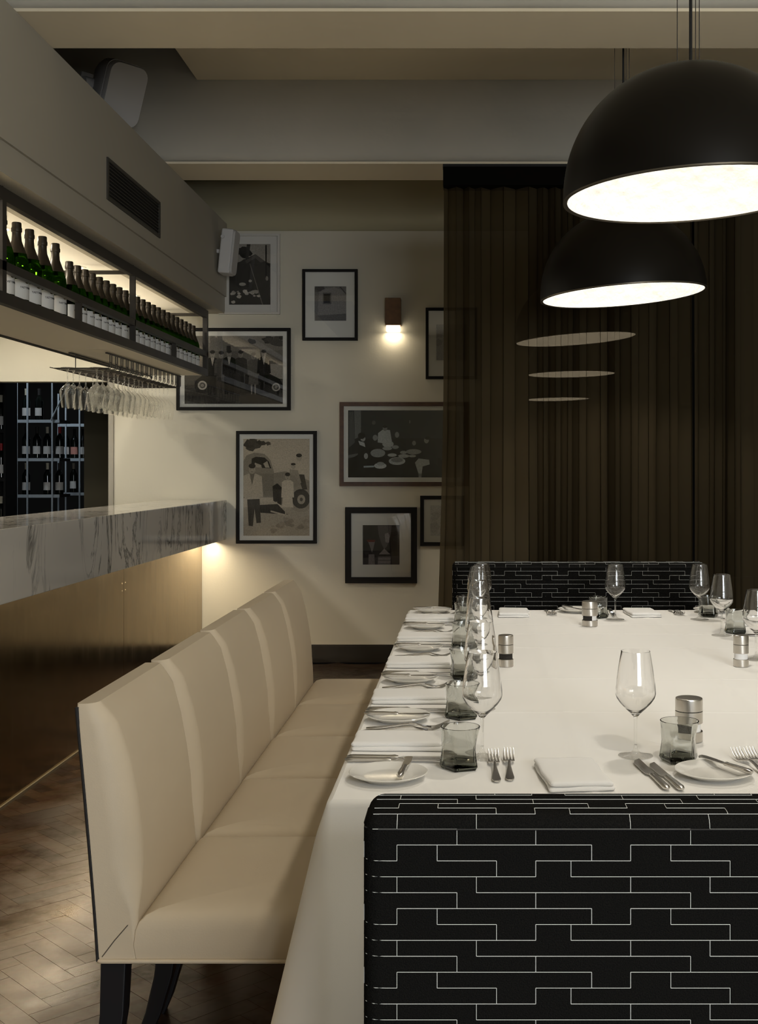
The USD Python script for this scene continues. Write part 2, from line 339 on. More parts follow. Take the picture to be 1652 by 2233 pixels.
# far room behind the curtain
fr = thing('wall_far', kind='structure')
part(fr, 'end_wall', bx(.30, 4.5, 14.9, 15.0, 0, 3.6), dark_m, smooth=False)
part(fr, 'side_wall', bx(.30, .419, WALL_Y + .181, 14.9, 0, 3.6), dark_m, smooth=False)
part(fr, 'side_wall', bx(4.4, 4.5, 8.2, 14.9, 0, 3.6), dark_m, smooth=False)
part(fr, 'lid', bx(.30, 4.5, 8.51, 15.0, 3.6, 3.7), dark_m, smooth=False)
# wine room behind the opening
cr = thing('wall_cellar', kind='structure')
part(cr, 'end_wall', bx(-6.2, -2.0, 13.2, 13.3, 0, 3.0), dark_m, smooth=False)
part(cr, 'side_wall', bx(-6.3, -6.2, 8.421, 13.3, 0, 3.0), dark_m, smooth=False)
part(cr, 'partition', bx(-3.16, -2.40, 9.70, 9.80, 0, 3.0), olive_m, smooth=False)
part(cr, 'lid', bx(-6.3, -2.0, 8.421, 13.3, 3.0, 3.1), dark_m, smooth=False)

# ================================================================== BAR
bar = thing('bar_counter', 'long bar with thick dark-veined pale marble top over an aged brass front', 'bar counter')
part(bar, 'marble_top', rbox(-2.14, -1.70, 1.2, 8.286, .864, 1.14, .003), marble_m)
for y0, y1 in ((1.2, 4.70), (4.703, 6.40), (6.403, 8.20)):
    part(bar, 'brass_panel', rbox(-1.895, -1.87, y0, y1, .012, .862, .0015, 8), brass_m)
part(bar, 'brass_panel', rbox(-1.895, -1.872, 8.203, 8.286, .012, .862, .0015, 8), brass_m)
for z in (.74, .70):
    for y in (6.37, 6.43): part(bar, 'screw', rotm(cyl(.004, 0, .0015, 12), 90, (0, 1, 0)).apply_translation([-1.8705, y, z]), amber_m)
part(bar, 'kick_trim', bx(-1.87, -1.862, 1.2, 8.28, 0, .012), amber_m, smooth=False)
part(bar, 'carcass', bx(-2.08, -1.897, 1.2, 8.286, .0, .862), dark_m, smooth=False)
part(bar, 'light_channel', bx(-1.80, -1.775, 1.28, 8.28, .853, .8635), brush_m, smooth=False)
light('rect', str(bar.GetPath()) + '/strip_light', (-1.7875, 4.78, .8465), (0, 12, 0), STRIP, (1, .84, .60), w=.02, h=6.98)

# ---- steel bottle rack hung over the bar
rack = thing('bottle_rack', 'dark steel open rack hung under the bulkhead above the bar holding champagne bottles', 'bottle rack')
XF, XB, ZB, ZT, Y0, Y1 = -1.78, -2.25, 1.993, 2.388, 2.6, 8.07
for xx in (XF - .03, XB):
    part(rack, 'bottom_rail', bx(xx, xx + .03, Y0, Y1, ZB, ZB + .045), darksteel_m, smooth=False)
    part(rack, 'top_rail', bx(xx, xx + .03, Y0, Y1, ZT, ZT + .05), darksteel_m, smooth=False)
part(rack, 'guard_rail', bx(XF - .03, XF, Y0, Y1, 2.122, 2.157), darksteel_m, smooth=False)
part(rack, 'guard_rail', bx(XB, XB + .012, Y0, Y1, 2.20, 2.212), darksteel_m, smooth=False)
part(rack, 'guard_rail', bx(XB, XB + .012, Y0, Y1, 2.17, 2.178), zinc_m, smooth=False)
for y in (2.62, 4.51, 6.30, 8.03):
    w = .045 if y in (4.51, 8.03) else .014
    part(rack, 'post', bx(XF - .03, XF, y, y + min(w, .04), ZB + .045, ZT), darksteel_m, smooth=False)
    part(rack, 'post', bx(XB, XB + .03, y, y + min(w, .04), ZB + .045, ZT), darksteel_m, smooth=False)
    part(rack, 'cross_bar', bx(XB + .03, XF - .03, y, y + .016, ZT + .01, ZT + .03), darksteel_m, smooth=False)
for y in (5.42, 7.18): part(rack, 'short_post', bx(XF - .028, XF - .002, y, y + .025, ZB + .045, 2.122), darksteel_m, smooth=False)
for y0, y1 in ((2.6, 4.51), (4.514, 6.30), (6.304, 8.07)):
    part(rack, 'shelf_board', bx(XB + .031, XF - .031, y0, y1, ZB + .004, ZB + .03), board_m, smooth=False)
for y in (2.7, 4.54, 6.31, 8.04): part(rack, 'hanger', bx(XF - .02, XF - .012, y, y + .008, ZT + .05, 2.4478), darksteel_m, smooth=False)
part(rack, 'light_channel', bx(XB + .055, XB + .075, 2.7, 8.0, ZB + .0305, ZB + .042), brush_m, smooth=False)
light('rect', str(rack.GetPath()) + '/strip_light', (XB + .065, 5.35, ZB + .0435), (0, 138, 0), RACKUP, (1, .86, .64), w=.018, h=5.3)

def bottle_profile(h, r, rn):
    s = h / .30
    return [(0, .004), (r * .55, .002), (r * .93, 0), (r, .006 * s), (r, .150 * s), (r * .96, .168 * s), (r * .80, .192 * s), (r * .58, .214 * s), (rn * 1.12, .236 * s), (rn, .255 * s), (rn, .27 * s), (rn, h - .002), (0, h - .002)]
def wrap(m, r, a0):
    """bend a flat mesh (x along, y up, z out) round a vertical cylinder of radius r, centred on angle a0"""
    v = m.vertices.copy(); a = a0 + v[:, 0] / r; rr = r + v[:, 2]
    m = m.copy(); m.vertices = np.column_stack([rr * np.cos(a), rr * np.sin(a), v[:, 1]]); return m
def grid_patch(w, z0, z1, n=16, t=.0004):
    xs = np.linspace(-w / 2, w / 2, n + 1); front = [(x, z0) for x in xs] + [(x, z1) for x in xs[::-1]]
    P = np.array([[(x, z, t) for x in xs] for z in (z0, z1)]); return sheet(P)
def champagne(h, r, rn, gl):
    def make(label, c, loc, rz, group):
        t = thing('champagne_bottle', label, c, loc, rz, group); s = h / .30
        part(t, 'body', lathe(bottle_profile(h, r, rn), 28), gl)
        fp = [(r * .82 + .0006, .190 * s), (r * .60 + .0008, .213 * s), (rn * 1.12 + .0012, .236 * s), (rn + .0012, .256 * s), (rn + .0014, h * .885), (rn + .0042, h * .893), (rn + .0045, h * .93), (rn + .0022, h * .945), (rn + .002, h - .003), (rn, h), (0, h)]
        part(t, 'foil', lathe(fp, 28), foil_m)
        lb = part(t, 'label', wrap(grid_patch(r * 2.5, .030 * s, .098 * s), r, 0), label_m, smooth=True)
        tx = meshkit.text_mesh('TAITTINGER', .0062 * s, .0004, bold=True); tx.apply_translation([-tx.bounds[:, 0].mean(), .068 * s, .0008])
        part(lb, 'lettering', wrap(tx, r, 0), ink_m, smooth=False)
        ln = meshkit.text_mesh('BRUT RESERVE', .0022 * s, .0003); ln.apply_translation([-ln.bounds[:, 0].mean(), .056 * s, .0008])
        d = trimesh.creation.cylinder(.0085 * s, .0006, sections=20); d.apply_translation([0, .094 * s, .0010])
        part(t, 'seal', wrap(d, r, 0), seal_m, smooth=False)
        return t
    return make
OW = 'first second third fourth fifth sixth seventh eighth ninth tenth eleventh twelfth thirteenth fourteenth fifteenth sixteenth seventeenth eighteenth nineteenth twentieth twenty-first twenty-second twenty-third'.split()
big = champagne(.358, .0485, .0172, green_m); small = champagne(.303, .0442, .0158, green_m)
ZS = ZB + .0302
for k, y in enumerate((4.745, 4.90, 5.043, 5.196, 5.358)):
    place('big', big, 'large green champagne bottle, ' + ('half behind the thick steel post' if k == 0 else ['', 'first', 'second', 'third', 'fourth'][k] + ' of the tall ones right of the thick post'), 'bottle', (-1.876, y, ZS), -18 + R.uniform(-9, 9), 'tall champagne bottles on the bar rack')
for k in range(23):
    y = 5.511 + k * .1122
    place('small', small, 'small bronze-foiled champagne bottle on the rack, ' + (f'{OW[k]} after the tall ones' if k else 'next to the tall ones'), 'bottle', (-1.864, y, ZS), -14 + R.uniform(-12, 12), 'small champagne bottles on the bar rack')

# ---- downlights in the bar soffit
def downlight(label, loc, inten=DOWN, r=.034):
    t = thing('downlight', label, 'ceiling light', loc, 0, 'recessed downlights over the bar')
    part(t, 'trim_ring', lathe([(r + .002, 0), (r + .002, -.004), (r + .018, -.003), (r + .020, 0)], 32), soffit_m)
    part(t, 'lens', cyl(r + .0015, -.0016, 0, 28), downglow_m)
    light('disk', str(t.GetPath()) + '/lamp', (0, 0, -.0035), (0, 0, 0), inten, (1, .93, .80), r=r)
for y, l in ((4.15, 'beyond the left edge'), (5.17, 'behind the thick rack post'), (6.16, 'glaring above the champagne necks'), (7.18, 'farthest, above the small bottles')):
    downlight('round recessed downlight in the bright bar soffit, ' + l, (-2.12, y * 1.035, 2.448))
for y, l in ((5.2, 'nearest'), (6.3, 'middle'), (7.4, 'farthest')):
    downlight('unseen recessed downlight added over the bartenders side to brighten wall and glasses, ' + l, (-3.05, y, 2.448), ADDED_DOWN, .10)  # extra row out of sight, put in to brighten back wall and hung glasses

# ---- wire hanger and the wine glasses hung from it
ZG = 1.912
hang = thing('glass_hanger', 'dark wire stemware hanger fixed under the bottle rack', 'glass rack', (0, 0, 0))
slots = [6.50 + .1035 * k for k in range(16)]
def wire_u(y, dy):
    pts = [(-1.97, y + dy, 1.9925), (-1.97, y + dy, ZG + .012), (-1.976, y + dy, ZG), (-2.28, y + dy, ZG), (-2.295, y + dy, ZG + .004)]
    return tube(pts, .0028, 6)
for y in slots:
    part(hang, 'wire_slot', cat(wire_u(y, -.017), wire_u(y, .017), tube([(-2.295, y - .017, ZG + .004), (-2.305, y, ZG + .006), (-2.295, y + .017, ZG + .004)], .0028, 6), tube([(-1.97, y - .017, ZG + .03), (-1.97, y + .017, ZG + .03)], .0025, 6)), darksteel_m)
for xx in (-1.97, -2.17):
    part(hang, 'fixing_bar', bx(xx - .006, xx + .006, 6.42, 8.07, 1.9865, 1.9929), darksteel_m, smooth=False)
part(hang, 'brace', cat(*[tube([(-2.17, y, 1.9865), (-2.17, y, ZG)], .0026, 6) for y in (6.517, 7.345, 8.069)]), darksteel_m)

def glass_outer(stem_r=.0036, foot=.037):
    prof = [(0, 0), (foot * .97, 0), (foot, .0010), (foot * .97, .0022), (.022, .0042), (.010, .0075), (.0052, .0135), (stem_r, .024), (stem_r * .92, .05), (stem_r, .078), (.0055, .0845),
            (.012, .0915), (.0225, .1015), (.0335, .1130), (.0405, .1235), (.0428, .1320), (.0424, .1420), (.0400, .1640), (.0365, .1880), (.0322, .2130), (.0308, .2225)]
    inner = [(.0299, .2227), (.0312, .2130), (.0355, .1880), (.0390, .1640), (.0414, .1420), (.0417, .1325), (.0394, .1248), (.0322, .1150), (.0212, .1042), (.0110, .0955), (.004, .0925), (0, .0922)]
    return prof + inner
def wine_parts(name, smooth=40, n=40, bm=None):
    bm = bm or wine_m
    prof = glass_outer(); k = 10
    foot = lathe(prof[:7] + [(.0036, .024), (0, .024)], n); stem = lathe([(0, .0241), (.0036, .0241), (.0034, .05), (.0036, .078), (.0055, .0845), (0, .0845)], n)
    bowl = lathe([(0, .0846)] + prof[10:], n) if bm is wine_m else cat(lathe([(0, .0846)] + prof[10:12] + [(.011, .0945), (0, .0945)], n), trimesh.creation.revolve(np.array([(.0118, .0940)] + prof[12:21]), sections=n))
    def make(label, c, loc, rz, group):
        t = thing(name, label, c, loc, rz, group)
        part(t, 'foot', foot, foot_m, smooth); part(t, 'stem', stem, foot_m, smooth); part(t, 'bowl', bowl, bm, smooth); return t
    return make
wine2 = wine_parts('wine_glass')
hung = wine_parts('hanging_wine_glass', n=24, bm=shell_m)
for a, y in enumerate(slots):
    for b, xx in enumerate((-2.205, -2.05)):
        place('hung', hung, f'upside-down hanging wine glass, {OW[a]} wire slot from the camera, ' + ('bar side', 'room side')[b], 'wine glass', (xx + R.uniform(-.006, .006), y, ZG + .0052), (180, 0, R.uniform(0, 90)), 'wine glasses hanging over the bar')

# ---- wine room: steel shelving with bottles
def shelf_unit(label, loc, w, d, shelves, verts, brace=True, top=2.35):
    t = thing('wine_shelving', label, 'shelving', loc)
    for vx, vy in verts: part(t, 'upright', bx(vx - .007, vx + .007, vy - .007, vy + .007, 0, top), zinc_m, smooth=False)
    for z in shelves:
        part(t, 'shelf', bx(0, w, .0, d, z - .028, z), darksteel_m, smooth=False)
        part(t, 'shelf_edge', bx(0, w, -.006, -.0005, z - .030, z), zinc_m, smooth=False)
    if brace: part(t, 'brace', cat(tube([(w * .82, -.02, shelves[-1]), (w + .1, -.02, shelves[-1] + .35)], .007, 6)), zinc_m)
    return t
shelf_unit('steel wine shelving on the left of the dark wine room, behind the bar', (-4.28, 11.2, 0), .40, .30, (.75, 1.115, 1.46, 1.825), ((0.0, -.014), (.10, -.014), (.335, -.014)))
shelf_unit('narrow steel wine shelving next to the olive partition in the wine room', (-4.165, 12.0, 0), .40, .30, (.78, 1.118, 1.467, 1.817), ((0.0, -.014), (.075, -.014), (.215, -.014), (.39, -.014)), top=2.12)
sb = thing('cabinet', 'black wine cabinet with open bays at the far left of the wine room', 'cabinet', (-4.57, 10.2, 0))
part(sb, 'side', bx(.551, .57, 0, .25, 0, 2.3), ventblack_m, smooth=False); part(sb, 'side', bx(-.5, -.47, 0, .25, 0, 2.3), ventblack_m, smooth=False)
for z in (.4, .82, 1.28, 1.70, 2.27): part(sb, 'shelf', bx(-.4699, .5509, 0.002, .25, z - .03, z), ventblack_m, smooth=False)
part(sb, 'back', bx(-.5, .57, .25, .26, 0, 2.3), ventblack_m, smooth=False)
def wine_bottle(foil, lab=label_m):
    def make(label, c, loc, rz, group):
        t = thing('wine_bottle', label, c, loc, rz, group); r, rn = .038, .0135
        part(t, 'body', lathe([(0, .004), (r * .9, 0), (r, .005), (r, .175), (r * .9, .195), (rn * 1.4, .222), (rn, .24), (rn, .298), (0, .298)], 24), darkbottle_m)
        part(t, 'foil', lathe([(rn + .0006, .236), (rn + .001, .285), (rn + .0022, .288), (rn + .002, .3), (0, .3)], 20), foil)
        part(t, 'label', wrap(grid_patch(r * 2.6, .04, .115), r, -pi / 2), lab, smooth=True); return t
    return make
pink_m = M('pink_label', (.70, .32, .26), .7)
kinds = {'w': (whitefoil_m, label_m), 'r': (redfoil_m, label_m), 'k': (ink_m, label_m), 'p': (ink_m, pink_m)}
txt = {'w': 'cream-foiled', 'r': 'red-foiled', 'k': 'black-foiled', 'p': 'black-foiled pink-labelled'}
UA, UB = (-4.28, 11.2), (-4.165, 12.0)
def cellar(u, zs, row, where):
    for n, (dx, k) in enumerate(row):
        f, l = kinds[k]
        place('cellar' + k, wine_bottle(f, l), f'{txt[k]} wine bottle {where}, ' + ['first', 'second', 'third', 'fourth', 'fifth', 'sixth'][n] + ' from left', 'bottle', (u[0] + dx, u[1] + .09 + .01 * n, zs), R.uniform(-25, 25), 'wine bottles in the wine room')
cellar(UA, 1.825, [(.05, 'w'), (.17, 'k')], 'on the top shelf of the left wine shelving')
cellar(UA, 1.46, [(.05, 'k'), (.15, 'k'), (.245, 'w'), (.36, 'r')], 'on the middle shelf of the left wine-room shelving')
cellar(UA, 1.115, [(.05, 'w'), (.25, 'w'), (.36, 'k')], 'on the low shelf of the left wine-room shelving')
cellar(UB, 1.467, [(.04, 'k'), (.125, 'p'), (.21, 'k'), (.30, 'k')], 'on the middle shelf beside the olive partition')
cellar(UB, 1.118, [(.12, 'w'), (.27, 'r'), (.36, 'k')], 'on the low shelf beside the olive partition')
for zz, nm in ((1.70, 'upper'), (1.28, 'middle'), (.82, 'lower')):
    for q, dx in enumerate((.38, .50)):
        place('cellar' + 'wr'[zz == 1.28], wine_bottle(*kinds['wr'[zz == 1.28]]), f'dark wine bottle in the {nm} bay of the black wine cabinet, ' + ('inner one' if q == 0 else 'by its right side'), 'bottle', (-4.57 + dx, 10.28, zz), R.uniform(-20, 20), 'wine bottles in the black cabinet')
for xx, yy in ((-4.2, 10.75), (-3.95, 11.55)):
    t = thing('spotlight', 'small ceiling spotlight in the wine room ' + ('above the left shelving' if yy < 11 else 'above the narrow shelving'), 'spotlight', (xx, yy, 3.0))
    part(t, 'can', lathe([(.04, 0), (.04, -.08), (.034, -.08), (.034, -.06), (0, -.06)], 20), ventblack_m)
    light('disk', str(t.GetPath()) + '/lamp', (0, 0, -.081), (0, 0, 0), CELLAR, (.82, .92, 1), r=.03)

# ---- air vent and loudspeakers
v = thing('air_vent', 'dark louvred air vent set in the bulkhead above the bar', 'air vent', (-1.70, 5.54, 2.625))
W, H = .945, .198
part(v, 'frame', cat(bx(0, .008, 0, W, 0, .018), bx(0, .008, 0, W, H - .018, H), bx(0, .008, 0, .02, .018, H - .018), bx(0, .008, W - .02, W, .018, H - .018)), grille_m, smooth=False)
part(v, 'backing', bx(0, .001, .02, W - .02, .018, H - .018), ventblack_m, smooth=False)
for k in range(9):
    z = .028 + k * .0172
    part(v, 'louvre', loft([[(.0015, yy, z + .008), (.0075, yy, z), (.0075, yy, z + .002), (.0015, yy, z + .010)] for yy in (.021, W - .021)]), grille_m, smooth=False)

def speaker(name, label, loc, rot, w, d, h, slab=False):
    t = thing(name, label, 'loudspeaker', loc, rot)
    R1 = [ring(w * a, h * b, .05 * a * w / .22, 0, 0, zz) for a, b, zz in ((.42, .62, 0), (.66, .82, .05 * d / .2), (.93, .97, d * .55), (1, 1, d * .8), (1, 1, d * .86))]
    m = rbox(-w / 2, w / 2, -d * .86, 0, -h / 2, h / 2, .012) if slab else rotm(loft(R1), 90, (1, 0, 0)); part(t, 'cabinet', m, spk_m, smooth=40)
    R2 = [ring(w * a, h * a, .05 * w / .22, 0, 0, zz) for a, zz in ((.985, d * .862), (.985, d * .93), (.95, d), (.90, d * 1.004))]
    part(t, 'grille', rotm(loft(R2), 90, (1, 0, 0)), spkg_m, smooth=40)
    q_ = .35 if slab else 1
    kn = rotm(lathe([(0, -.03), (.032, -.03), (.034, -.02), (.034, .02), (.032, .03), (0, .03)], 24), 90, (0, 1, 0))
    kn.apply_scale(q_); part(t, 'bracket_knob', mv(kn, -w * (.51 if slab else .40), -.03 * d / .2, h * .3 if slab else 0), spk_m, smooth=40)
    part(t, 'bracket', cat(bx(-.02, .02, 0, .12, -.012, .012), bx(-.05, .05, .115, .125, -.05, .05)), spk_m, smooth=False)
    return t
speaker('loudspeaker', 'white moulded loudspeaker tilted in the dark gap over the bulkhead', (-1.99, 6.37, 3.42), (22, 0, 52), .24, .24, .33)
speaker('loudspeaker', 'small white loudspeaker on the bulkhead beside the white-framed picture', (-1.668, 7.98, 2.825), (6, 0, 88), .15, .095, .30, slab=True)

# ================================================================== BACK WALL: pictures and sconce
S = WALL_Y / F
def wx(px): return (px - 1022) * S
def wz(py): return CZ - (py - 1022) * S
def ell(cx, cy, rx, ry=None, n=18):
    ry = ry or rx; return [(cx + rx * math.cos(2 * pi * k / n), cy + ry * math.sin(2 * pi * k / n)) for k in range(n)]
def picture(label, fr, pr, fw, fmat, zr=None, shapes=(), tint=(1, .92, .78), bg=.1, matfill=mat_m, gap=0):
    x0, x1, z0, z1 = wx(fr[0]), wx(fr[2]), wz(fr[3]), wz(fr[1]); w = fw * S; D = .026; cx, cz = (x0 + x1) / 2, (z0 + z1) / 2
    t = thing('framed_photograph', label, 'picture', (cx, WALL_Y - .0005, cz)); a, b = (x1 - x0) / 2, (z1 - z0) / 2
    fm = prism(sbox(-a, -b, a, b).difference(sbox(-a + w, -b + w, a - w, b - w)), D)
    fm = cat(fm, prism(sbox(-a + w * .75, -b + w * .75, a - w * .75, b - w * .75).difference(sbox(-a + w, -b + w, a - w, b - w)), .004, D))
    up = lambda m: rotm(m, 90, (1, 0, 0))
    part(t, 'frame', up(fm), fmat, smooth=False)
    px0, px1, pz0, pz1 = wx(pr[0]) - cx, wx(pr[2]) - cx, wz(pr[3]) - cz, wz(pr[1]) - cz
    part(t, 'mat_board', up(prism(sbox(-a + w * .8, -b + w * .8, a - w * .8, b - w * .8).difference(sbox(px0, pz0, px1, pz1)), .004, .008)), matfill, smooth=False)
    zr = zr or pr; mp = lambda q: (px0 + (q[0] - zr[0]) / (zr[2] - zr[0]) * (px1 - px0), pz1 - (q[1] - zr[1]) / (zr[3] - zr[1]) * (pz1 - pz0))
    full = sbox(px0 - .001, pz0 - .001, px1 + .001, pz1 + .001); layers = [(full, bg, None)]
    for s in shapes:
        tone, poly = s[0], Polygon([mp(q) for q in s[1]]).buffer(0).intersection(full); tn = s[2] if len(s) > 2 else None
        layers = [(g.difference(poly), k, c) for g, k, c in layers] + [(poly, tone, tn)]
    V, Fc, C, n = [], [], [], 0
    for g, tone, c in layers:
        for q in getattr(g, 'geoms', [g]):
            if q.geom_type != 'Polygon' or q.area < 1e-8: continue
            vv, ff = trimesh.creation.triangulate_polygon(q, engine='earcut')
            V.append(np.column_stack([vv[:, 0], np.full(len(vv), -.0075), vv[:, 1]])); Fc.append(ff[:, ::-1] + n if False else ff + n); n += len(vv)
            col = np.array(c if c else tint) * tone; C.append(np.tile(col, (len(vv), 1)))
    me = usdkit.mesh(stage, numbered(str(t.GetPath()), 'print'), (np.vstack(V), np.vstack(Fc)), print_m)
    UsdGeom.PrimvarsAPI(me).CreatePrimvar('tone', Sdf.ValueTypeNames.Color3fArray, 'vertex').Set(Vt.Vec3fArray.FromNumpy(np.vstack(C).astype(np.float32)))
    part(t, 'glass', up(prism(sbox(-a + w * .8, -b + w * .8, a - w * .8, b - w * .8), .002, .015)), pane_m, smooth=False)
    return t
def person(cx, top, h, suit, face=.33, shirt=None, w=1.0, legs=True, skirt=False):
    u = h / 7.5; s = [(suit, [(cx - 1.0*u*w, top + 1.5*u), (cx - .45*u, top + 1.2*u), (cx + .45*u, top + 1.2*u), (cx + 1.0*u*w, top + 1.5*u), (cx + 1.15*u*w, top + 4*u), (cx + .75*u*w, top + 4*u), (cx + .8*u*w, top + 4.4*u), (cx - .8*u*w, top + 4.4*u), (cx - .75*u*w, top + 4*u), (cx - 1.15*u*w, top + 4*u)])]
    if skirt: s += [(suit, [(cx - .75*u, top + 4*u), (cx + .75*u, top + 4*u), (cx + .9*u, top + 5.6*u), (cx - .9*u, top + 5.6*u)]), (face, [(cx - .45*u, top + 5.6*u), (cx - .15*u, top + 5.6*u), (cx - .2*u, top + 7.3*u), (cx - .42*u, top + 7.3*u)]), (face, [(cx + .15*u, top + 5.6*u), (cx + .45*u, top + 5.6*u), (cx + .42*u, top + 7.3*u), (cx + .2*u, top + 7.3*u)])]
    elif legs: s += [(suit * .7, [(cx - .8*u*w, top + 4.3*u), (cx + .8*u*w, top + 4.3*u), (cx + .75*u*w, top + 7.3*u), (cx + .2*u, top + 7.3*u), (cx, top + 5*u), (cx - .2*u, top + 7.3*u), (cx - .75*u*w, top + 7.3*u)])]
    if shirt: s += [(shirt, [(cx - .3*u, top + 1.2*u), (cx + .3*u, top + 1.2*u), (cx, top + 2.6*u)])]
    s += [(face, ell(cx, top + .68*u, .40*u, .55*u)), (.05, ell(cx, top + .28*u, .42*u, .30*u)), (.08, ell(cx - .15*u, top + .65*u, .06*u, .04*u, 8)), (.08, ell(cx + .15*u, top + .65*u, .06*u, .04*u, 8)), (.12, ell(cx, top + .98*u, .14*u, .035*u, 8))]
    return s
rb = random.Random(3)
def blobs(n, x0, x1, y0, y1, r0, r1, t0, t1):
    out = []
    for _ in range(n):
        cx, cy, r = rb.uniform(x0, x1), rb.uniform(y0, y1), rb.uniform(r0, r1)
        out.append((rb.uniform(t0, t1), [(cx + r * rb.uniform(.6, 1.3) * math.cos(2*pi*k/9), cy + r * .7 * rb.uniform(.6, 1.3) * math.sin(2*pi*k/9)) for k in range(9)]))
    return out

# 1 white frame, upper left: a yard with fowl before a dark house
sh = [(.30, [(338, 145), (578, 145), (578, 260), (338, 260)])] + blobs(9, 345, 450, 150, 250, 18, 40, .02, .06) + [(.05, [(440, 145), (462, 145), (450, 230), (432, 235)]), (.045, [(338, 270), (400, 250), (490, 205), (550, 250), (578, 262), (578, 508), (338, 508)]), (.10, [(430, 245), (490, 208), (545, 248), (520, 255), (490, 228), (440, 260)]), (.02, [(548, 150), (556, 150), (556, 350), (548, 350)])]
sh += [(.16, [(455, 260), (460, 260), (535, 508), (529, 508)])] + blobs(8, 350, 400, 430, 500, 8, 18, .25, .55) + blobs(9, 400, 540, 425, 465, 8, 20, .3, .55) + [(.4, ell(415, 385, 20, 10)), (.4, ell(460, 365, 10, 8)), (.25, ell(557, 350, 8, 14))]
picture('white-framed old photograph of a house and hens, beside the small loudspeaker', (478, 511, 611, 686), (500, 533, 590, 665), 5, whiteframe_m, (338, 145, 578, 508), sh, bg=.05, matfill=whiteframe_m)
# 2 black portrait frame with small pale print
sh = [(.20, [(843, 400), (1033, 400), (1033, 603), (843, 603)]), (.27, [(870, 420), (960, 405), (1033, 430), (1033, 570), (860, 575)])] + blobs(6, 850, 900, 405, 450, 12, 26, .09, .15) + [(.13, [(892, 437), (943, 437), (943, 505), (892, 505)]), (.03, [(898, 445), (935, 445), (935, 498), (898, 498)]), (.10, [(990, 402), (1000, 402), (1033, 440), (1033, 450)]), (.15, [(850, 572), (1033, 560), (1033, 603), (850, 603)])]
picture('small pale house photograph in a thin black frame, beside the wall lamp', (660, 588, 780, 743), (686, 625, 755, 700), 6, black_m, (843, 400, 1033, 603), sh, tint=(1, .95, .88), bg=.2)
# 3 large landscape group before a car
sh = [(.20, [(145, 200), (1503, 200), (1503, 420), (145, 420)]), (.16, [(145, 420), (1503, 400), (1503, 640), (145, 700)]), (.34, [(1310, 590), (1503, 590), (1503, 800), (1330, 790)]), (.06, [(145, 880), (1503, 900), (1503, 1150), (145, 1150)]), (.03, [(300, 820), (460, 700), (1300, 720), (1460, 800), (1500, 880), (1490, 1010), (300, 990)])]
sh += blobs(8, 1060, 1500, 215, 300, 50, 90, .03, .07)
for c in ((390, 890, 110), (1408, 915, 100)): sh += [(.03, ell(c[0], c[1], c[2])), (.42, ell(c[0], c[1], c[2] * .58)), (.10, ell(c[0], c[1], c[2] * .38)), (.3, ell(c[0], c[1], c[2] * .2))]
for cx, tp, su, st in ((530, 400, .035, .35), (650, 410, .10, None), (920, 400, .06, None), (760, 390, .022, .45)): sh += person(cx, tp, 640, su, .26, st)
sh += person(1095, 430, 600, .12, .26, None, .9, skirt=True) + person(1240, 390, 620, .03, .34, .45)
sh += [(.06, [(724, 335), (780, 335), (785, 400), (722, 400)])] + blobs(14, 160, 1480, 1030, 1140, 15, 45, .04, .10)
picture('large black-framed photograph of people standing before an old car', (386, 716, 634, 895), (403, 733, 617, 881), 7, black_m, (145, 200, 1503, 1150), sh, bg=.1)
# 4 family with the old truck
sh = [(.40, [(107, 850), (602, 850), (602, 1063), (107, 1063)])] + blobs(16, 320, 600, 930, 1060, 14, 34, .24, .36) + blobs(12, 110, 320, 335, 400, 20, 45, .05, .10)
sh += [(.30, [(107, 500), (130, 458), (190, 437), (265, 447), (308, 490), (338, 590), (420, 578), (500, 600), (602, 650), (602, 760), (400, 830), (340, 775), (230, 775), (107, 780)]), (.24, [(180, 590), (335, 598), (332, 768), (235, 770)]), (.04, [(165, 548), (170, 482), (200, 468), (265, 474), (298, 505), (316, 556)]), (.45, [(188, 548), (192, 512), (240, 530), (245, 552)]), (.45, [(255, 520), (285, 500), (304, 552), (272, 550)]),
       (.04, [(225, 832), (362, 824), (440, 905), (235, 890)]), (.03, [(325, 690), (360, 668), (395, 700), (392, 835), (330, 800)]), (.48, [(225, 806), (360, 808), (360, 824), (225, 830)]), (.50, [(310, 872), (432, 905), (432, 918), (310, 884)]),
       (.34, ell(535, 785, 95, 100)), (.06, ell(537, 785, 68, 74)), (.38, ell(540, 790, 30, 36)), (.10, ell(540, 790, 12, 14))]
sh += person(172, 520, 470, .50, .42, .2, 1.15, legs=False) + [(.06, [(135, 790), (228, 786), (238, 965), (205, 968), (190, 860), (178, 992), (146, 988)])]
sh += person(438, 588, 350, .58, .42, None, .9, skirt=True)
sh += [(.52, [(468, 512), (555, 515), (580, 570), (560, 605), (490, 595)]), (.08, [(505, 600), (562, 602), (585, 715), (550, 715), (530, 660)]), (.42, ell(523, 475, 21, 28)), (.05, ell(523, 458, 22, 14)), (.40, ell(480, 540, 18, 22)), (.05, ell(480, 524, 18, 9)), (.34, [(452, 562), (515, 570), (540, 665), (528, 670), (490, 610), (455, 600)])]
picture('tall black-framed sepia photograph of a family beside an old truck', (516, 940, 691, 1185), (531, 957, 675, 1168), 7, black_m, (107, 333, 602, 1063), sh, tint=(1, .87, .66), bg=.52)
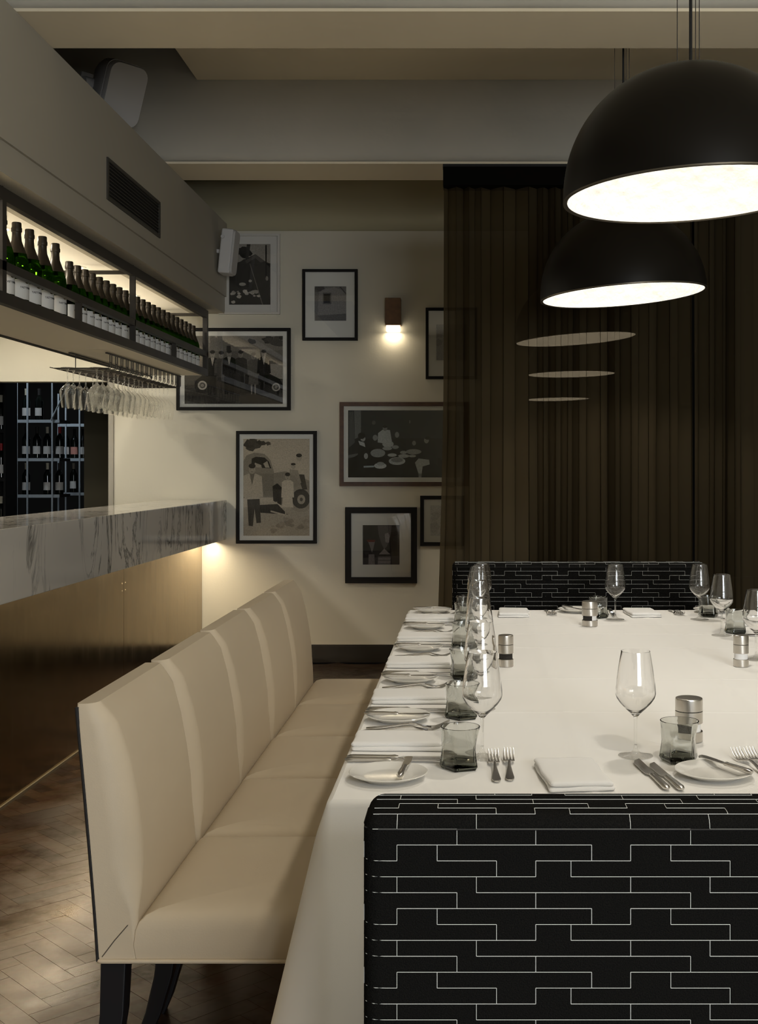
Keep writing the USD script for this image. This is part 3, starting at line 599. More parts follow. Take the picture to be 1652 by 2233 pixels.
# 5 dinner party in a brown frame
co = (.80, .97, 1.0)
sh = [(.045, [(890, 120), (1720, 120), (1720, 330), (890, 330)], co), (.17, [(935, 122), (985, 122), (985, 310), (940, 335)]), (.10, [(895, 130), (930, 130), (940, 360), (895, 400)]), (.14, [(890, 455), (972, 440), (972, 458), (890, 480)]), (.012, [(890, 500), (1040, 400), (1450, 430), (1720, 540), (1720, 622), (890, 622)])]
sh += [(.5, [(1108, 360), (1112, 290), (1150, 262), (1200, 268), (1214, 350), (1190, 372)]), (.25, ell(1163, 255, 17, 20)), (.02, ell(1163, 242, 18, 10)), (.02, [(960, 340), (1030, 340), (1050, 440), (1010, 600), (965, 590)]), (.38, ell(1000, 332, 18, 22)), (.02, ell(990, 310, 28, 24)), (.5, [(965, 348), (1010, 362), (1018, 395), (975, 378)]), (.3, ell(1090, 325, 18, 22)), (.02, [(1230, 330), (1310, 330), (1320, 420), (1230, 400)]), (.3, ell(1252, 303, 16, 22)), (.28, ell(1378, 365, 14, 18)), (.025, [(1440, 380), (1540, 360), (1560, 540), (1450, 470)]), (.34, ell(1470, 345, 18, 22)), (.02, ell(1478, 328, 20, 12)), (.12, ell(1080, 212, 14, 16)), (.2, ell(1347, 205, 4, 14))]
for e in ((1110, 440, 55, 32, .34), (1185, 372, 42, 26, .5), (1180, 405, 36, 14, .4), (1240, 395, 26, 14, .35), (1216, 455, 34, 13, .55), (1128, 535, 46, 22, .6), (1130, 520, 28, 14, .4), (1252, 500, 62, 29, .6), (1252, 492, 44, 18, .25), (1302, 462, 42, 14, .5), (1375, 430, 58, 20, .35), (1365, 462, 28, 10, .45), (1022, 462, 15, 22, .45), (1300, 435, 26, 12, .4)): sh.append((e[4], ell(*e[:4])))
sh += [(.6, [(1385, 512), (1412, 480), (1490, 490), (1494, 525), (1442, 540), (1435, 595), (1410, 592)]), (.3, [(1410, 592), (1436, 592), (1432, 622), (1412, 622)]), (.5, [(1005, 536), (1082, 534), (1082, 546), (1005, 548)], co)]
picture('brown-framed dark photograph of a dinner party round a table', (741, 877, 1021, 1060), (759, 895, 1003, 1041), 9, brownframe_m, (890, 120, 1720, 622), sh, tint=(.93, 1, .97), bg=.028)
# 6 trophies in a thick black frame
sh = blobs(14, 1005, 1275, 985, 1200, 20, 45, .015, .05) + [(.07, [(1003, 1225), (1275, 1208), (1275, 1275), (1003, 1275)]), (.13, [(1112, 984), (1216, 984), (1214, 1012), (1200, 1092), (1180, 1142), (1160, 1160), (1138, 1112), (1120, 1050)]), (.32, [(1165, 1045), (1190, 1038), (1202, 1060), (1196, 1112), (1170, 1108)]), (.30, [(1122, 1198), (1162, 1155), (1206, 1198)]), (.20, [(1116, 1215), (1210, 1215), (1206, 1275), (1112, 1275)]), (.32, [(1118, 1228), (1208, 1228), (1208, 1236), (1118, 1236)]), (.32, [(1118, 1252), (1208, 1252), (1208, 1260), (1118, 1260)]), (.22, [(1042, 1104), (1092, 1104), (1082, 1150), (1070, 1186), (1060, 1150)]), (.16, [(1030, 1090), (1096, 1090), (1090, 1106), (1040, 1106)], (1, .18, .14)), (.22, [(1046, 1198), (1088, 1198), (1092, 1275), (1044, 1275)])]
picture('thick black-framed photograph of trophy cups, lowest on the wall', (753, 1106, 909, 1271), (791, 1145, 871, 1231), 13, black_m, (1003, 980, 1275, 1275), sh, tint=(1, .90, .88), bg=.03)
# 7, 8 half hidden by the curtain
picture('lower black-framed picture half hidden by the curtain edge', (916, 1081, 1012, 1190), (938, 1102, 990, 1168), 8, black_m, None, blobs(8, 938, 990, 1105, 1165, 6, 14, .5, .62), tint=(1, .98, .94), bg=.6)
picture('upper black-framed picture half hidden by the curtain edge', (928, 672, 1040, 827), (951, 708, 1017, 786), 6, black_m, None, blobs(8, 951, 1017, 710, 785, 6, 16, .2, .34), tint=(1, .97, .94), bg=.3)

sc = thing('wall_sconce', 'brown wooden block wall lamp glowing downwards between the pictures', 'wall lamp', (wx(858), WALL_Y, wz(725)))
part(sc, 'wood_block', rbox(-.054, .054, -.085, -.0005, .042, .232, .003, 8), sconce_m)
part(sc, 'opal_diffuser', rbox(-.048, .048, -.079, -.006, .0, .0415, .006, 8), glow_m)
light('rect', str(sc.GetPath()) + '/lamp', (0, -.043, -.002), (0, 0, 0), SCONCE, (1, .84, .60), w=.09, h=.07)

# ================================================================== CURTAIN
def curtain(name, label, x0, x1, z0, z1, y, seed, flare=0.0):
    r = random.Random(seed); t = thing(name, label, 'curtain', (0, y, 0))
    xs, ys, xx, ph = [], [], x0, 0.0
    while xx < x1:
        wl = r.uniform(.05, .135); am = r.uniform(.022, .058); n = 10
        for k in range(n):
            u = k / n; xs.append(xx + wl * (u + .10 * math.sin(4 * pi * u))); ys.append(am * math.sin(2 * pi * u) + .004 * r.uniform(-1, 1))
        xx += wl
    xs, ys = np.array(xs), np.array(ys); xs = x0 + (xs - x0) * (x1 - x0) / (xs[-1] - x0); zs = np.linspace(z0, z1, 14); P = []
    for i, z in enumerate(zs):
        u = (z1 - z) / (z1 - z0); d = .006 * np.sin(xs * 17 + u * 3) * u
        fl = -flare * max(0, (u - .35) / .65) ** 1.4 * np.exp(-((xs - x0) / .05) ** 2)
        P.append(np.column_stack([xs + d + fl, ys * (.75 + .35 * u), np.full(len(xs), z)]))
    part(t, 'sheer_fabric', sheet(P), sheer_m, smooth=True)
    part(t, 'header', rbox(x0 - .003, x1, -.064, .062, z1, z1 + .092, .004, 8), header_m)
    return t
CY = 5.90
curtain('curtain', 'long dark sheer curtain behind the far bench, left panel from the pictures to the gap', -.125, 1.108, .015, 2.762, CY, 11, flare=.055)
curtain('curtain', 'long dark sheer curtain at the right edge behind the table, right panel', 1.125, 2.35, .015, 2.762, CY, 12)
cp = thing('curtain_track', 'slim black track carrying the dark sheer curtain', 'curtain track', (0, CY, 0))
part(cp, 'rail', bx(-.13, 3.39, -.012, .012, 2.8545, 2.88), black_m, smooth=False)

# ================================================================== PENDANT LAMPS
def pendant(label, loc, tilt, inten, top, group):
    t = thing('pendant_lamp', label, 'pendant lamp', loc, 0, group); rr, h = .35, .352; n = 26
    T = lambda m: rotm(m, tilt, (0, 1, 0))
    arc = lambda r, hh, a0=0: [(r * math.cos(a) ** .94, hh * math.sin(a)) for a in np.linspace(a0, pi / 2, n)]
    o = arc(rr, h); i1 = arc(rr - .006, h - .006)[::-1]; o[-1] = (0, h); i1[0] = (0, h - .006)
    part(t, 'shade', T(lathe([(rr - .006, 0)] + o + i1 + [(rr - .006, 0)], 72)), shade_m, smooth=50)
    inner = arc(rr - .009, h - .010); inner[-1] = (0, h - .010)
    m = trimesh.creation.revolve(np.array(inner), sections=140); m = m.subdivide()
    q = np.asarray(m.vertices); nz = meshkit.fbm(q * 34, 3, 5); fl = np.clip(np.sin(np.arctan2(q[:, 1], q[:, 0]) * 16 + 4 * nz) * np.sin(q[:, 2] * 70 + 3 * nz), 0, 1)
    q = q * (1 - (.0035 * nz + .010 * fl ** 1.5)[:, None] * np.clip(q[:, 2:] * 30, 0, 1)); m.vertices = q
    part(t, 'plaster_interior', T(m), plaster_m, smooth=True)
    part(t, 'rim', T(lathe([(rr - .011, 0), (rr - .006, -.004), (rr + .0005, -.003), (rr + .0005, .0015), (rr - .005, .0)], 72)), rim_m, smooth=50)
    part(t, 'lamp_holder', T(lathe([(0, h - .02), (.05, h - .02), (.085, h - .075), (.082, h - .075), (.0, h - .055)], 32)), spk_m, smooth=40)
    part(t, 'cable', cyl(.0045, h - .002, top - loc[2], 10), ventblack_m)
    for a in (0, 120, 240):
        xx, yy = .037 * math.cos(math.radians(a + 40)), .037 * math.sin(math.radians(a + 40))
        part(t, 'suspension_wire', cyl(.0012, h * .99 - .003, top - loc[2], 6, xx, yy), darksteel_m)
    s, c = math.sin(math.radians(tilt)), math.cos(math.radians(tilt)); z = h - .074
    light('disk', str(t.GetPath()) + '/lamp', (z * s, 0, z * c), (0, tilt, 0), inten, (1, .935, .83), r=.075)
    return t
pendant('large black dome pendant lamp nearest the camera, cut by the right edge', (.61, 3.25, 2.111), -2.6, PENDANT, 3.55, 'black dome pendants')
pendant('unseen black dome pendant added above the view to brighten the near table end', (.57, 1.40, 2.111), -2.0, PENDANT * .8, 3.55, 'black dome pendants')  # extra lamp out of view, put in to lift the near table end
pendant('black dome pendant lamp hanging behind and below the nearest one, before the curtain', (.652, 4.99, 2.092), -4.0, PENDANT, 3.55, 'black dome pendants')
pendant('dome pendant lamp dimly seen through the curtain, uppermost of the three glows', (.61, 6.75, 2.10), -4.0, PENDANT_FAR, 3.55, 'pendants beyond the curtain')
pendant('dome pendant lamp dimly seen through the curtain, middle one of the three glows', (.80, 9.24, 2.10), -1.0, PENDANT_FAR, 3.60, 'pendants beyond the curtain')
pendant('dome pendant lamp dimly seen through the curtain, lowest of the three glows', (.92, 12.4, 2.09), -1.0, PENDANT_FAR, 3.60, 'pendants beyond the curtain')

# ================================================================== TABLE
TX0, TX1, TY0, TY1, TZ = -.26, 1.23, 2.17, 5.10, .75
tb = thing('dining_table', 'long rectangular dining table under the white cloth', 'table', ((TX0 + TX1) / 2, (TY0 + TY1) / 2, 0))
hw, hd = (TX1 - TX0) / 2, (TY1 - TY0) / 2
part(tb, 'tabletop', bx(-hw + .012, hw - .012, -hd + .012, hd - .012, .712, .7455), wood_m, smooth=False)
for a in (-1, 1):
    for b in (-1, 1): part(tb, 'leg', bx(a * (hw - .09) - .04, a * (hw - .09) + .04, b * (hd - .2) - .04, b * (hd - .2) + .04, 0, .712), wood_m, smooth=False)
def cloth():
    nx, ny = 130, 620; xs = np.linspace(TX0 + .008, TX1 - .008, nx); ys = np.linspace(TY0 + .008, TY1 - .008, ny)
    X, Y = np.meshgrid(xs, ys); Z = np.full(X.shape, TZ - .0001)
    q = np.stack([X * 3.0, Y * 9, 0 * X], -1); Z += .0018 * (meshkit.fbm(q, 3, 2) - .5)
    for yc in (2.95, 3.42, 4.02, 4.35, 4.62): Z += .0020 * np.exp(-((Y - yc - .012 * np.sin(X * 4)) / .0045) ** 2) * (.4 + .6 * meshkit.noise(np.stack([X * 2, Y, 0 * X + yc], -1)))
    for xc in (.24, .73): Z += .0020 * np.exp(-((X - xc - .004 * np.sin(Y * 5)) / .009) ** 2)
    e = np.minimum.reduce([X - TX0, TX1 - X, Y - TY0, TY1 - Y]); k = np.clip(e / .04, 0, 1); Z = TZ + (Z - TZ) * k
    top = sheet(np.stack([X, Y, Z], -1))
    r = .008; pts, nor, cd = [], [], []
    corners = [(TX1, TY0), (TX1, TY1), (TX0, TY1), (TX0, TY0)]
    for c in range(4):
        cx, cy = corners[c]; ix = cx - math.copysign(r, cx - .485); iy = cy - math.copysign(r, cy - 3.6); a0 = -90 + 90 * c
        for k in range(13): a = math.radians(a0 + 90 * k / 12); pts.append((ix + r * math.cos(a), iy + r * math.sin(a))); nor.append((math.cos(a), math.sin(a))); cd.append((0.0, c))
        nxt = corners[(c + 1) % 4]; a = math.radians(a0 + 90); L = (abs(nxt[0] - cx) + abs(nxt[1] - cy)); m = int(L / .02)
        for k in range(1, m):
            u = k / m; pts.append((cx + (nxt[0] - cx) * u, cy + (nxt[1] - cy) * u)); nor.append((math.cos(a), math.sin(a))); d = min(u, 1 - u) * L; cd.append((d, c))
    pts, nor = np.array(pts), np.array(nor); d = np.array([q[0] for q in cd]); s = np.arange(len(pts)) * .02
    # within a corner the diagonal takes the fold
    rows = []; Lh = .345 + .16 * np.exp(-(d / .11) ** 2)
    for t in np.concatenate([[0, .01, .025, .045], np.linspace(.08, 1, 26)]):
        dz = t * Lh; out = np.full(len(pts), .006 * min(1, t * 8)) - .008 * (t == 0)
        out = out + .017 * t * (1 + np.sin(s * 21 + 2 * np.sin(s * 5))) * .5 * np.clip(d / .15, 0, 1) * np.where(nor[:, 0] < -.5, .35, 1)
        out = out + (.24 * dz) * np.exp(-(d / .085) ** 2) * np.where((pts[:, 0] < 0) & (pts[:, 1] > 4), .1, 1) + .010 * t * np.sin(d * 60) * np.exp(-((d - .12) / .1) ** 2)
        zz = TZ - dz + (.0 if t else .0); zz = np.where(t == 0, TZ + .0004, zz)
        rows.append(np.column_stack([pts + nor * out[:, None], np.broadcast_to(zz, (len(pts),))]))
    P = np.array(rows); P = np.concatenate([P, P[:, :1]], 1)
    sk = sheet(P); sk.invert()
    return top, sk
tc = thing('tablecloth', 'white linen cloth draped over the long dining table, folded at the near corner', 'tablecloth')
top_m, skirt_m = cloth()
part(tc, 'cloth', cat(top_m, skirt_m), linen_m, smooth=60)

# ================================================================== CREAM CHAIRS
def cream_chair(label, c, loc, rz, group):
    t = thing('dining_chair', label, c, loc, rz, group); W = .525
    rear = lambda z: -.045 * max(0, (z - .36) / .53) ** 1.15
    front = lambda z: inter(z, [.36, .44, .51, .615, .69, .768, .84, .868, .893], [.078, .078, .079, .074, .064, .049, .028, .014, -.008])
    rings = []
    for z, ins in ((.362, .004), (.372, 0), (.46, 0), (.51, 0), (.56, 0), (.615, 0), (.65, 0), (.69, 0), (.73, 0), (.768, 0), (.805, 0), (.84, .001), (.862, .004), (.880, .010), (.890, .020)):
        th = front(z) - rear(z); q = cring(th, W - .8 * ins, .004, float(inter(z, [.44, .54], [.006, min(.055, th * .62)]))); u = np.abs(q[:, 1]) / (W / 2)
        bulge = .008 * np.cos(np.clip(u, 0, 1) * pi / 2) * (q[:, 0] > 0)
        zz = z - .008 * u ** 3 * (z > .84)
        rings.append(np.column_stack([q[:, 0] + rear(z) + th / 2 + .0015 + bulge, q[:, 1], zz + 0 * q[:, 0]]))
    part(t, 'backrest', loft(rings), leather_m, smooth=50)
    D = .375; rings = []
    for z, ins in ((.362, .003), (.370, 0), (.395, -.002), (.425, 0), (.440, .004), (.452, .012), (.460, .026), (.465, .05), (.468, .09), (.470, .14)):
        q = cring(D + .012 - 2 * ins, W - 2 * ins, .003, .028, 6); rings.append(np.column_stack([q[:, 0] + .076 + (D + .012) / 2 + ins * .6, q[:, 1], np.full(len(q), z)]))
    part(t, 'seat', loft(rings), leather_m, smooth=50)
    pr = rrect(.463, W + .002, .012, 4); part(t, 'piping', tube(np.column_stack([pr[:, 0] + .2315, pr[:, 1], np.full(len(pr), .363)]), .0048, 8, closed=True), leather_m, smooth=True)
    zs = np.linspace(.362, .876, 16)
    part(t, 'back_panel', loft([[(rear(z) - .0025, -W / 2 + .008, z), (rear(z) - .0025, W / 2 - .008, z), (rear(z) + .004, W / 2 - .006, z), (rear(z) + .004, -W / 2 + .006, z)] for z in zs]), blackfab_m, smooth=False, label='black upholstered rear of the backrest')
    for s in (-1, 1):
        part(t, 'edge_piping', tube([(rear(z) + .001, s * (W / 2 - .003), z) for z in zs], .0042, 6), blackfab_m, smooth=True)
        part(t, 'mitre_seam', tube([(.010, s * (W / 2 + .0004), .372), (.035, s * (W / 2 + .0004), .405), (.060, s * (W / 2 + .0002), .434), (.070, s * (W / 2 - .004), .444)], .0011, 5), seam_m)
        rings = [ring(a, a, .004, xx, s * (W / 2 - .032), z, 2) for z, xx, a in ((.361, .030, .052), (.25, .026, .049), (.13, .010, .044), (.04, -.014, .039), (0, -.03, .036))]
        part(t, 'rear_leg', loft(rings), legs_m, smooth=40)
        rings = [ring(a, a, .004, .42, s * (W / 2 - .034), z, 2) for z, a in ((.361, .050), (.2, .044), (0, .036))]
        part(t, 'front_leg', loft(rings), legs_m, smooth=40)
    return t
ORD = ['nearest', 'second nearest', 'middle', 'second farthest', 'farthest']
CHY = [2.388 + .2645 + .541 * k for k in range(5)]
for k, y in enumerate(CHY):
    place('chair', cream_chair, f'{ORD[k]} cream leather dining chair of the row on the left of the table', 'chair', (-.752 + (.0, .004, .002, .006, .004)[k], y, 0), 0, 'cream chairs along the left of the table')

# ================================================================== PATTERNED BENCHES
PER, ROW = .2808, .01912
U = PER / 815
HZ = [[(0, 679)], [(140, 347), (484, 815)], [(607, 1299)], [(277, 1024)]]
VT = [(0, 140, 679), (347, 484, 607), (0, 277), (209, 484)]
def bench(label, c, loc, rz, group):
    W, T, ZT2, r = 1.12, .112, .943, .020
    t = thing('upholstered_bench', label, c, loc, rz, group)
    part(t, 'backrest', rbox(-W / 2, W / 2, 0, T, .14, ZT2, r, 24), weave_m, smooth=40)
    part(t, 'seat', rbox(-W / 2, W / 2, T + .001, .54, .20, .392, .025, 16), weave_m, smooth=40)
    part(t, 'plinth', bx(-W / 2 + .03, W / 2 - .03, .03, .50, .09, .199), legs_m, smooth=False)
    for a in (-1, 1):
        for b in (.07, .45): part(t, 'leg', loft([ring(.05, .05, .004, a * (W / 2 - .08), b, .139 if b < .2 else .09, 2), ring(.036, .036, .004, a * (W / 2 - .08), b, 0, 2)]), legs_m, smooth=False)
    e = .00005; segs = []
    q1, q2 = W - 2 * r, T - 2 * r; arc = r * pi / 2
    def wall(s, z):   # s runs round the backrest from the left end of the outer (y=0) face
        P = 2 * (q1 + q2 + 2 * arc); s = s % P
        for cx, cy, dx, dy, L, ccx, ccy, a0 in ((-W/2+r, 0, 1, 0, q1, W/2-r, r, -90), (W/2, r, 0, 1, q2, W/2-r, T-r, 0), (W/2-r, T, -1, 0, q1, -W/2+r, T-r, 90), (-W/2, T-r, 0, -1, q2, -W/2+r, r, 180)):
            if s <= L:
                ex, ey = dy * e, -dx * e; return (cx + dx * s + ex, cy + dy * s + ey, z)
            s -= L
            if s <= arc: a = math.radians(a0) + s / r; return (ccx + (r + e) * math.cos(a), ccy + (r + e) * math.sin(a), z)
            s -= arc
        return wall(0, z)
    zr0 = ZT2 - .0355; OFF = .0415 - r
    P = 2 * (q1 + q2 + 2 * arc); lim = ZT2 - r
    def line(fn, a, b, n): segs.append(tube([fn(a + (b - a) * k / n) for k in range(n + 1)], .00045, 5))
    for i in range(-3, 40):
        z = zr0 - i * ROW; row = i % 4
        if z < .16: break
        for u0, u1 in HZ[row]:
            for kx in range(-2, 16):
                a, b = OFF + kx * PER + u0 * U, OFF + kx * PER + u1 * U
                a, b = max(a, -arc), min(b, P - arc - .0005)
                if b - a < .002 or z > lim: continue
                line(lambda s, z=z: wall(s, z), a, b, max(2, int((b - a) / .006)) if False else max(4, int((b - a) / .012)))
        z1 = z - ROW
        for u0 in VT[row]:
            for kx in range(-2, 16):
                a = OFF + kx * PER + u0 * U
                if -arc < a < P - arc and min(z, lim) - z1 > .004: line(lambda zz, a=a: wall(a, zz), min(z, lim), z1, 2)
    # the same weave running up over the top of the backrest
    LV = 2 * arc + q2
    def over(xx, vv):
        if vv < arc: a = pi + vv / r; return (xx, r - (r + e) * math.cos(vv / r), lim + (r + e) * math.sin(vv / r))
        if vv < arc + q2: return (xx, r + vv - arc, ZT2 + e)
        a = (vv - arc - q2) / r; return (xx, T - r + (r + e) * math.sin(a), lim + (r + e) * math.cos(a))
    xl, xh = -W / 2 + r * .6, W / 2 - r * .6
    for i in range(-12, 3):
        vv = (zr0 - i * ROW) - lim; row = i % 4
        for kx in range(-2, 7):
            for u0, u1 in HZ[row]:
                a, b = max(xl, -W/2 + .0415 + kx * PER + u0 * U), min(xh, -W/2 + .0415 + kx * PER + u1 * U)
                if b - a > .002 and 0 < vv < LV: line(lambda s, vv=vv: over(s, vv), a, b, max(2, int((b - a) / .03)))
            for u0 in VT[row]:
                a = -W/2 + .0415 + kx * PER + u0 * U; v0, v1 = max(0, vv - ROW), min(LV, vv)
                if xl < a < xh and v1 - v0 > .002: line(lambda s, a=a: over(a, s), v0, v1, 5)
    part(t, 'woven_lines', cat(*segs), thread_m, smooth=False, kind='stuff')
    part(t, 'top_welt', tube([wall(s, lim + .003) for s in np.linspace(0, P, 120, endpoint=False)], .0010, 5, closed=True), blackfab_m)
    return t
place('bench', bench, 'black upholstered bench with white maze-like lines, nearest the camera with its back to it', 'bench', (-.128 + .56, 1.42, 0), 0, 'patterned benches at the table ends')
place('bench', bench, 'black bench with white maze-like lines at the far end of the table before the curtain', 'bench', (.486, 5.325, 0), 180, 'patterned benches at the table ends')

# ================================================================== TABLEWARE
Z = TZ + .0012
def plate(label, c, loc, rz, group):
    t = thing('bread_plate', label, c, loc, rz, group)
    part(t, 'plate', lathe([(0, .0025), (.040, .0025), (.044, .0), (.048, .0), (.050, .003), (.068, .0095), (.0765, .0135), (.0775, .0148), (.0762, .0158), (.066, .0125), (.052, .0072), (.046, .0058), (0, .0055)], 56), china_m, smooth=40); return t
def strip(pts, w, th, n=4):
    """flat bar along x: pts=(x,z), widths w, thickness th"""
    out = []
    for (xx, zz), ww, tt in zip(pts, w, th):
        q = rrect(ww, tt, min(ww, tt) * .45, 2); out.append(np.column_stack([np.full(len(q), xx), q[:, 0], q[:, 1] + zz]))
    return loft(out)
def fork(label, c, loc, rz, group):
    t = thing('fork', label, c, loc, rz, group); L = .195
    X = np.linspace(0, .118, 14); part(t, 'handle', strip(list(zip(X, inter(X, [0, .03, .08, .105, .118], [.0028, .004, .010, .0125, .0115]))), inter(X, [0, .006, .02, .05, .085, .118], [.008, .016, .018, .012, .0065, .006]), inter(X, [0, .05, .118], [.0028, .0032, .004])), steel_m, smooth=45)
    X = np.linspace(.118, .152, 9); zb = lambda q: inter(q, [.118, .132, .148, .160, .175, .195], [.0115, .0075, .0040, .0045, .0095, .0195])
    head = [strip(list(zip(X, zb(X))), inter(X, [.118, .126, .138, .152], [.006, .012, .0235, .0245]), np.full(9, .0026))]
    for k in range(4):
        y = (k - 1.5) * .0066; q = np.linspace(.150, L, 9)
        head.append(mv(strip(list(zip(q, zb(q))), inter(q, [.15, .18, L], [.0042, .0036, .0016]), inter(q, [.15, L], [.0025, .0014])), 0, y, 0))
    part(t, 'tines', cat(*head), steel_m, smooth=45); return t
def knife_maker(name, L, hl, bw2):
    def make(label, c, loc, rz, group):
        t = thing(name, label, c, loc, rz, group)
        X = np.linspace(0, hl, 16); w = inter(X, [0, .004, .012, hl * .5, hl * .86, hl * .9, hl * .95, hl], [.006, .0125, .0150, .0135, .0115, .0145, .0125, .011])
        h = inter(X, [0, .004, .012, hl * .5, hl * .86, hl * .9, hl * .95, hl], [.004, .0085, .0098, .0088, .0075, .0100, .0080, .0045])
        part(t, 'handle', strip(list(zip(X, np.full(16, .0052))), w, h), steel_m, smooth=45)
        X = np.linspace(hl, L, 14); y0 = inter(X, [hl, hl + .008, L], [-.0055, -.0075, -.0075]); y1 = inter(X, [hl, hl + .01, L - .03, L - .008, L], [.005, bw2, bw2, bw2 * .4, -.005])
        bl_ = loft([[(xx, a, .0036), (xx, b, .0034), (xx, b, .0042), (xx, a, .0056)] for xx, a, b in zip(X, y0, y1)]); part(t, 'blade', bl_, steel_m, smooth=30); return t
    return make
table_knife = knife_maker('table_knife', .232, .108, .0115); starter_knife = knife_maker('table_knife', .206, .096, .0105)
def butter_knife(label, c, loc, rz, group):
    t = thing('butter_knife', label, c, loc, rz, group); hl = .082
    X = np.linspace(0, hl, 14); w = inter(X, [0, .004, .012, .045, .072, .077, hl], [.006, .012, .0145, .0125, .010, .0125, .009]); h = inter(X, [0, .004, .012, .045, .072, .077, hl], [.004, .008, .0092, .008, .0065, .0085, .004])
    part(t, 'handle', strip(list(zip(X, np.full(14, .005))), w, h), steel_m, smooth=45)
    pl = Polygon([(hl, -.005), (.092, -.0075), (.12, -.009), (.146, -.009), (.158, -.006), (.158, .002), (.150, .0095), (.144, .0105), (.140, .0075), (.12, .006), (.095, .006), (hl, .0045)])
    part(t, 'blade', prism(pl, .0018, .0032), steel_m, smooth=False); return t
def napkin(label, c, loc, rz, group):
    t = thing('napkin', label, c, loc, rz, group); layers = []
    for k, (dx, dy, sx, sy) in enumerate(((0, 0, 1, 1), (-.002, .003, .965, .95))):
        z0 = k * .0092; rg = []
        for zz, ins in ((z0, .004), (z0 + .0012, .0012), (z0 + .004, 0), (z0 + .0066, .0010), (z0 + .0088, .0042), (z0 + .0098, .012), (z0 + .0100, .035)):
            q = ring(.205 * sx - 2 * ins, .128 * sy - 2 * ins, .006, dx, dy, zz, 4); q = np.array([q[i] * (1 - f) + q[(i + 1) % len(q)] * f for i in range(len(q)) for f in (0, .25, .5, .75)])
            q = q + np.column_stack([.0016 * np.sin(q[:, 1] * 70 + k * 2), .0016 * np.sin(q[:, 0] * 45 + 2 * k), .0022 * (k + .4) * np.clip(zz * 80, 0, 1) * (meshkit.noise(np.column_stack([q[:, 0] * 18 + 5, q[:, 1] * 18, np.full(len(q), k)]), 4) - .4)]); rg.append(q)
        layers.append(loft(rg))
    part(t, 'folded_cloth', cat(*layers), napkin_m, smooth=60); return t
def tumbler(label, c, loc, rz, group):
    t = thing('tumbler', label, c, loc, rz, group); n = 60; th = np.arange(n) * 2 * pi / n
    per = 2 * pi / 5
    def poly(ap, rmax, off, sides=5):
        p = 2 * pi / sides; a = (th - off + p / 2) % p - p / 2; return np.minimum(ap / np.cos(a), rmax)
    rim, waist, base, foot = np.full(n, .0402), poly(.0300, .0392, 0), poly(.0345, .0425, 0), poly(.0300, .0372, 0)
    prof = [(foot, .0), (base, .0075)]
    for u in (.25, .5, .75, 1): prof.append((base * (1 - u) + waist * u, .0075 + u * .034))
    for u in (.2, .4, .6, .8, 1): prof.append((waist * (1 - u) + rim * u, .0415 + u * .043))
    prof.append((rim - .0006, .0853)); inn = []
    for u in (0, .2, .4, .6, .8, 1): inn.append(((rim * (1 - u) + waist * u) - .0019, .0852 - u * .0437))
    for u in (.4, .8, 1): inn.append(((waist * (1 - u) + base * u) - .0024 - .004 * u, .0415 - u * .027))
    inn.append((np.full(n, .012), .0125))
    rings = [np.column_stack([r_ * np.cos(th), r_ * np.sin(th), np.full(n, z)]) for r_, z in prof + inn]
    part(t, 'glass', loft(rings), smoke_m, smooth=16); return t
def mill(fill, r):
    def make(label, c, loc, rz, group):
        t = thing('spice_mill', label, c, loc, rz, group)
        part(t, 'base', lathe([(0, 0), (r * .97, 0), (r, .001), (r, .022), (r * .98, .0228), (0, .0228)], 40), brush_m)
        if fill == 'both':
            for k, m in ((0, pepper_m), (1, salt_m)):
                h = lathe([(0, .023), (r * .86, .023), (r * .86, .0405), (0, .0405)], 40); h = trimesh.intersections.slice_mesh_plane(h, [(-1, 1)[k], 0, 0], [.0001 * (-1, 1)[k] + .006, 0, 0], cap=True); part(t, 'spice_window', h, m, label=('dark pepper half', 'white salt half')[k])
        else: part(t, 'spice_window', lathe([(0, .023), (r * .88, .023), (r * .88, .0405), (0, .0405)], 40), fill)
        part(t, 'collar', lathe([(0, .0407), (r * .98, .0407), (r, .0415), (r, .0668), (r * .96, .0672), (0, .0672)], 40), brush_m)
        part(t, 'gap_ring', lathe([(0, .0673), (r * .97, .0673), (r * .97, .0684), (0, .0684)], 40), ventblack_m)
        part(t, 'cap', lathe([(0, .0685), (r * .99, .0685), (r, .0692), (r, .0925), (r * .97, .0955), (r * .90, .0965), (0, .0968)], 40), brush_m); return t
    return make
UTB = 'table knife'
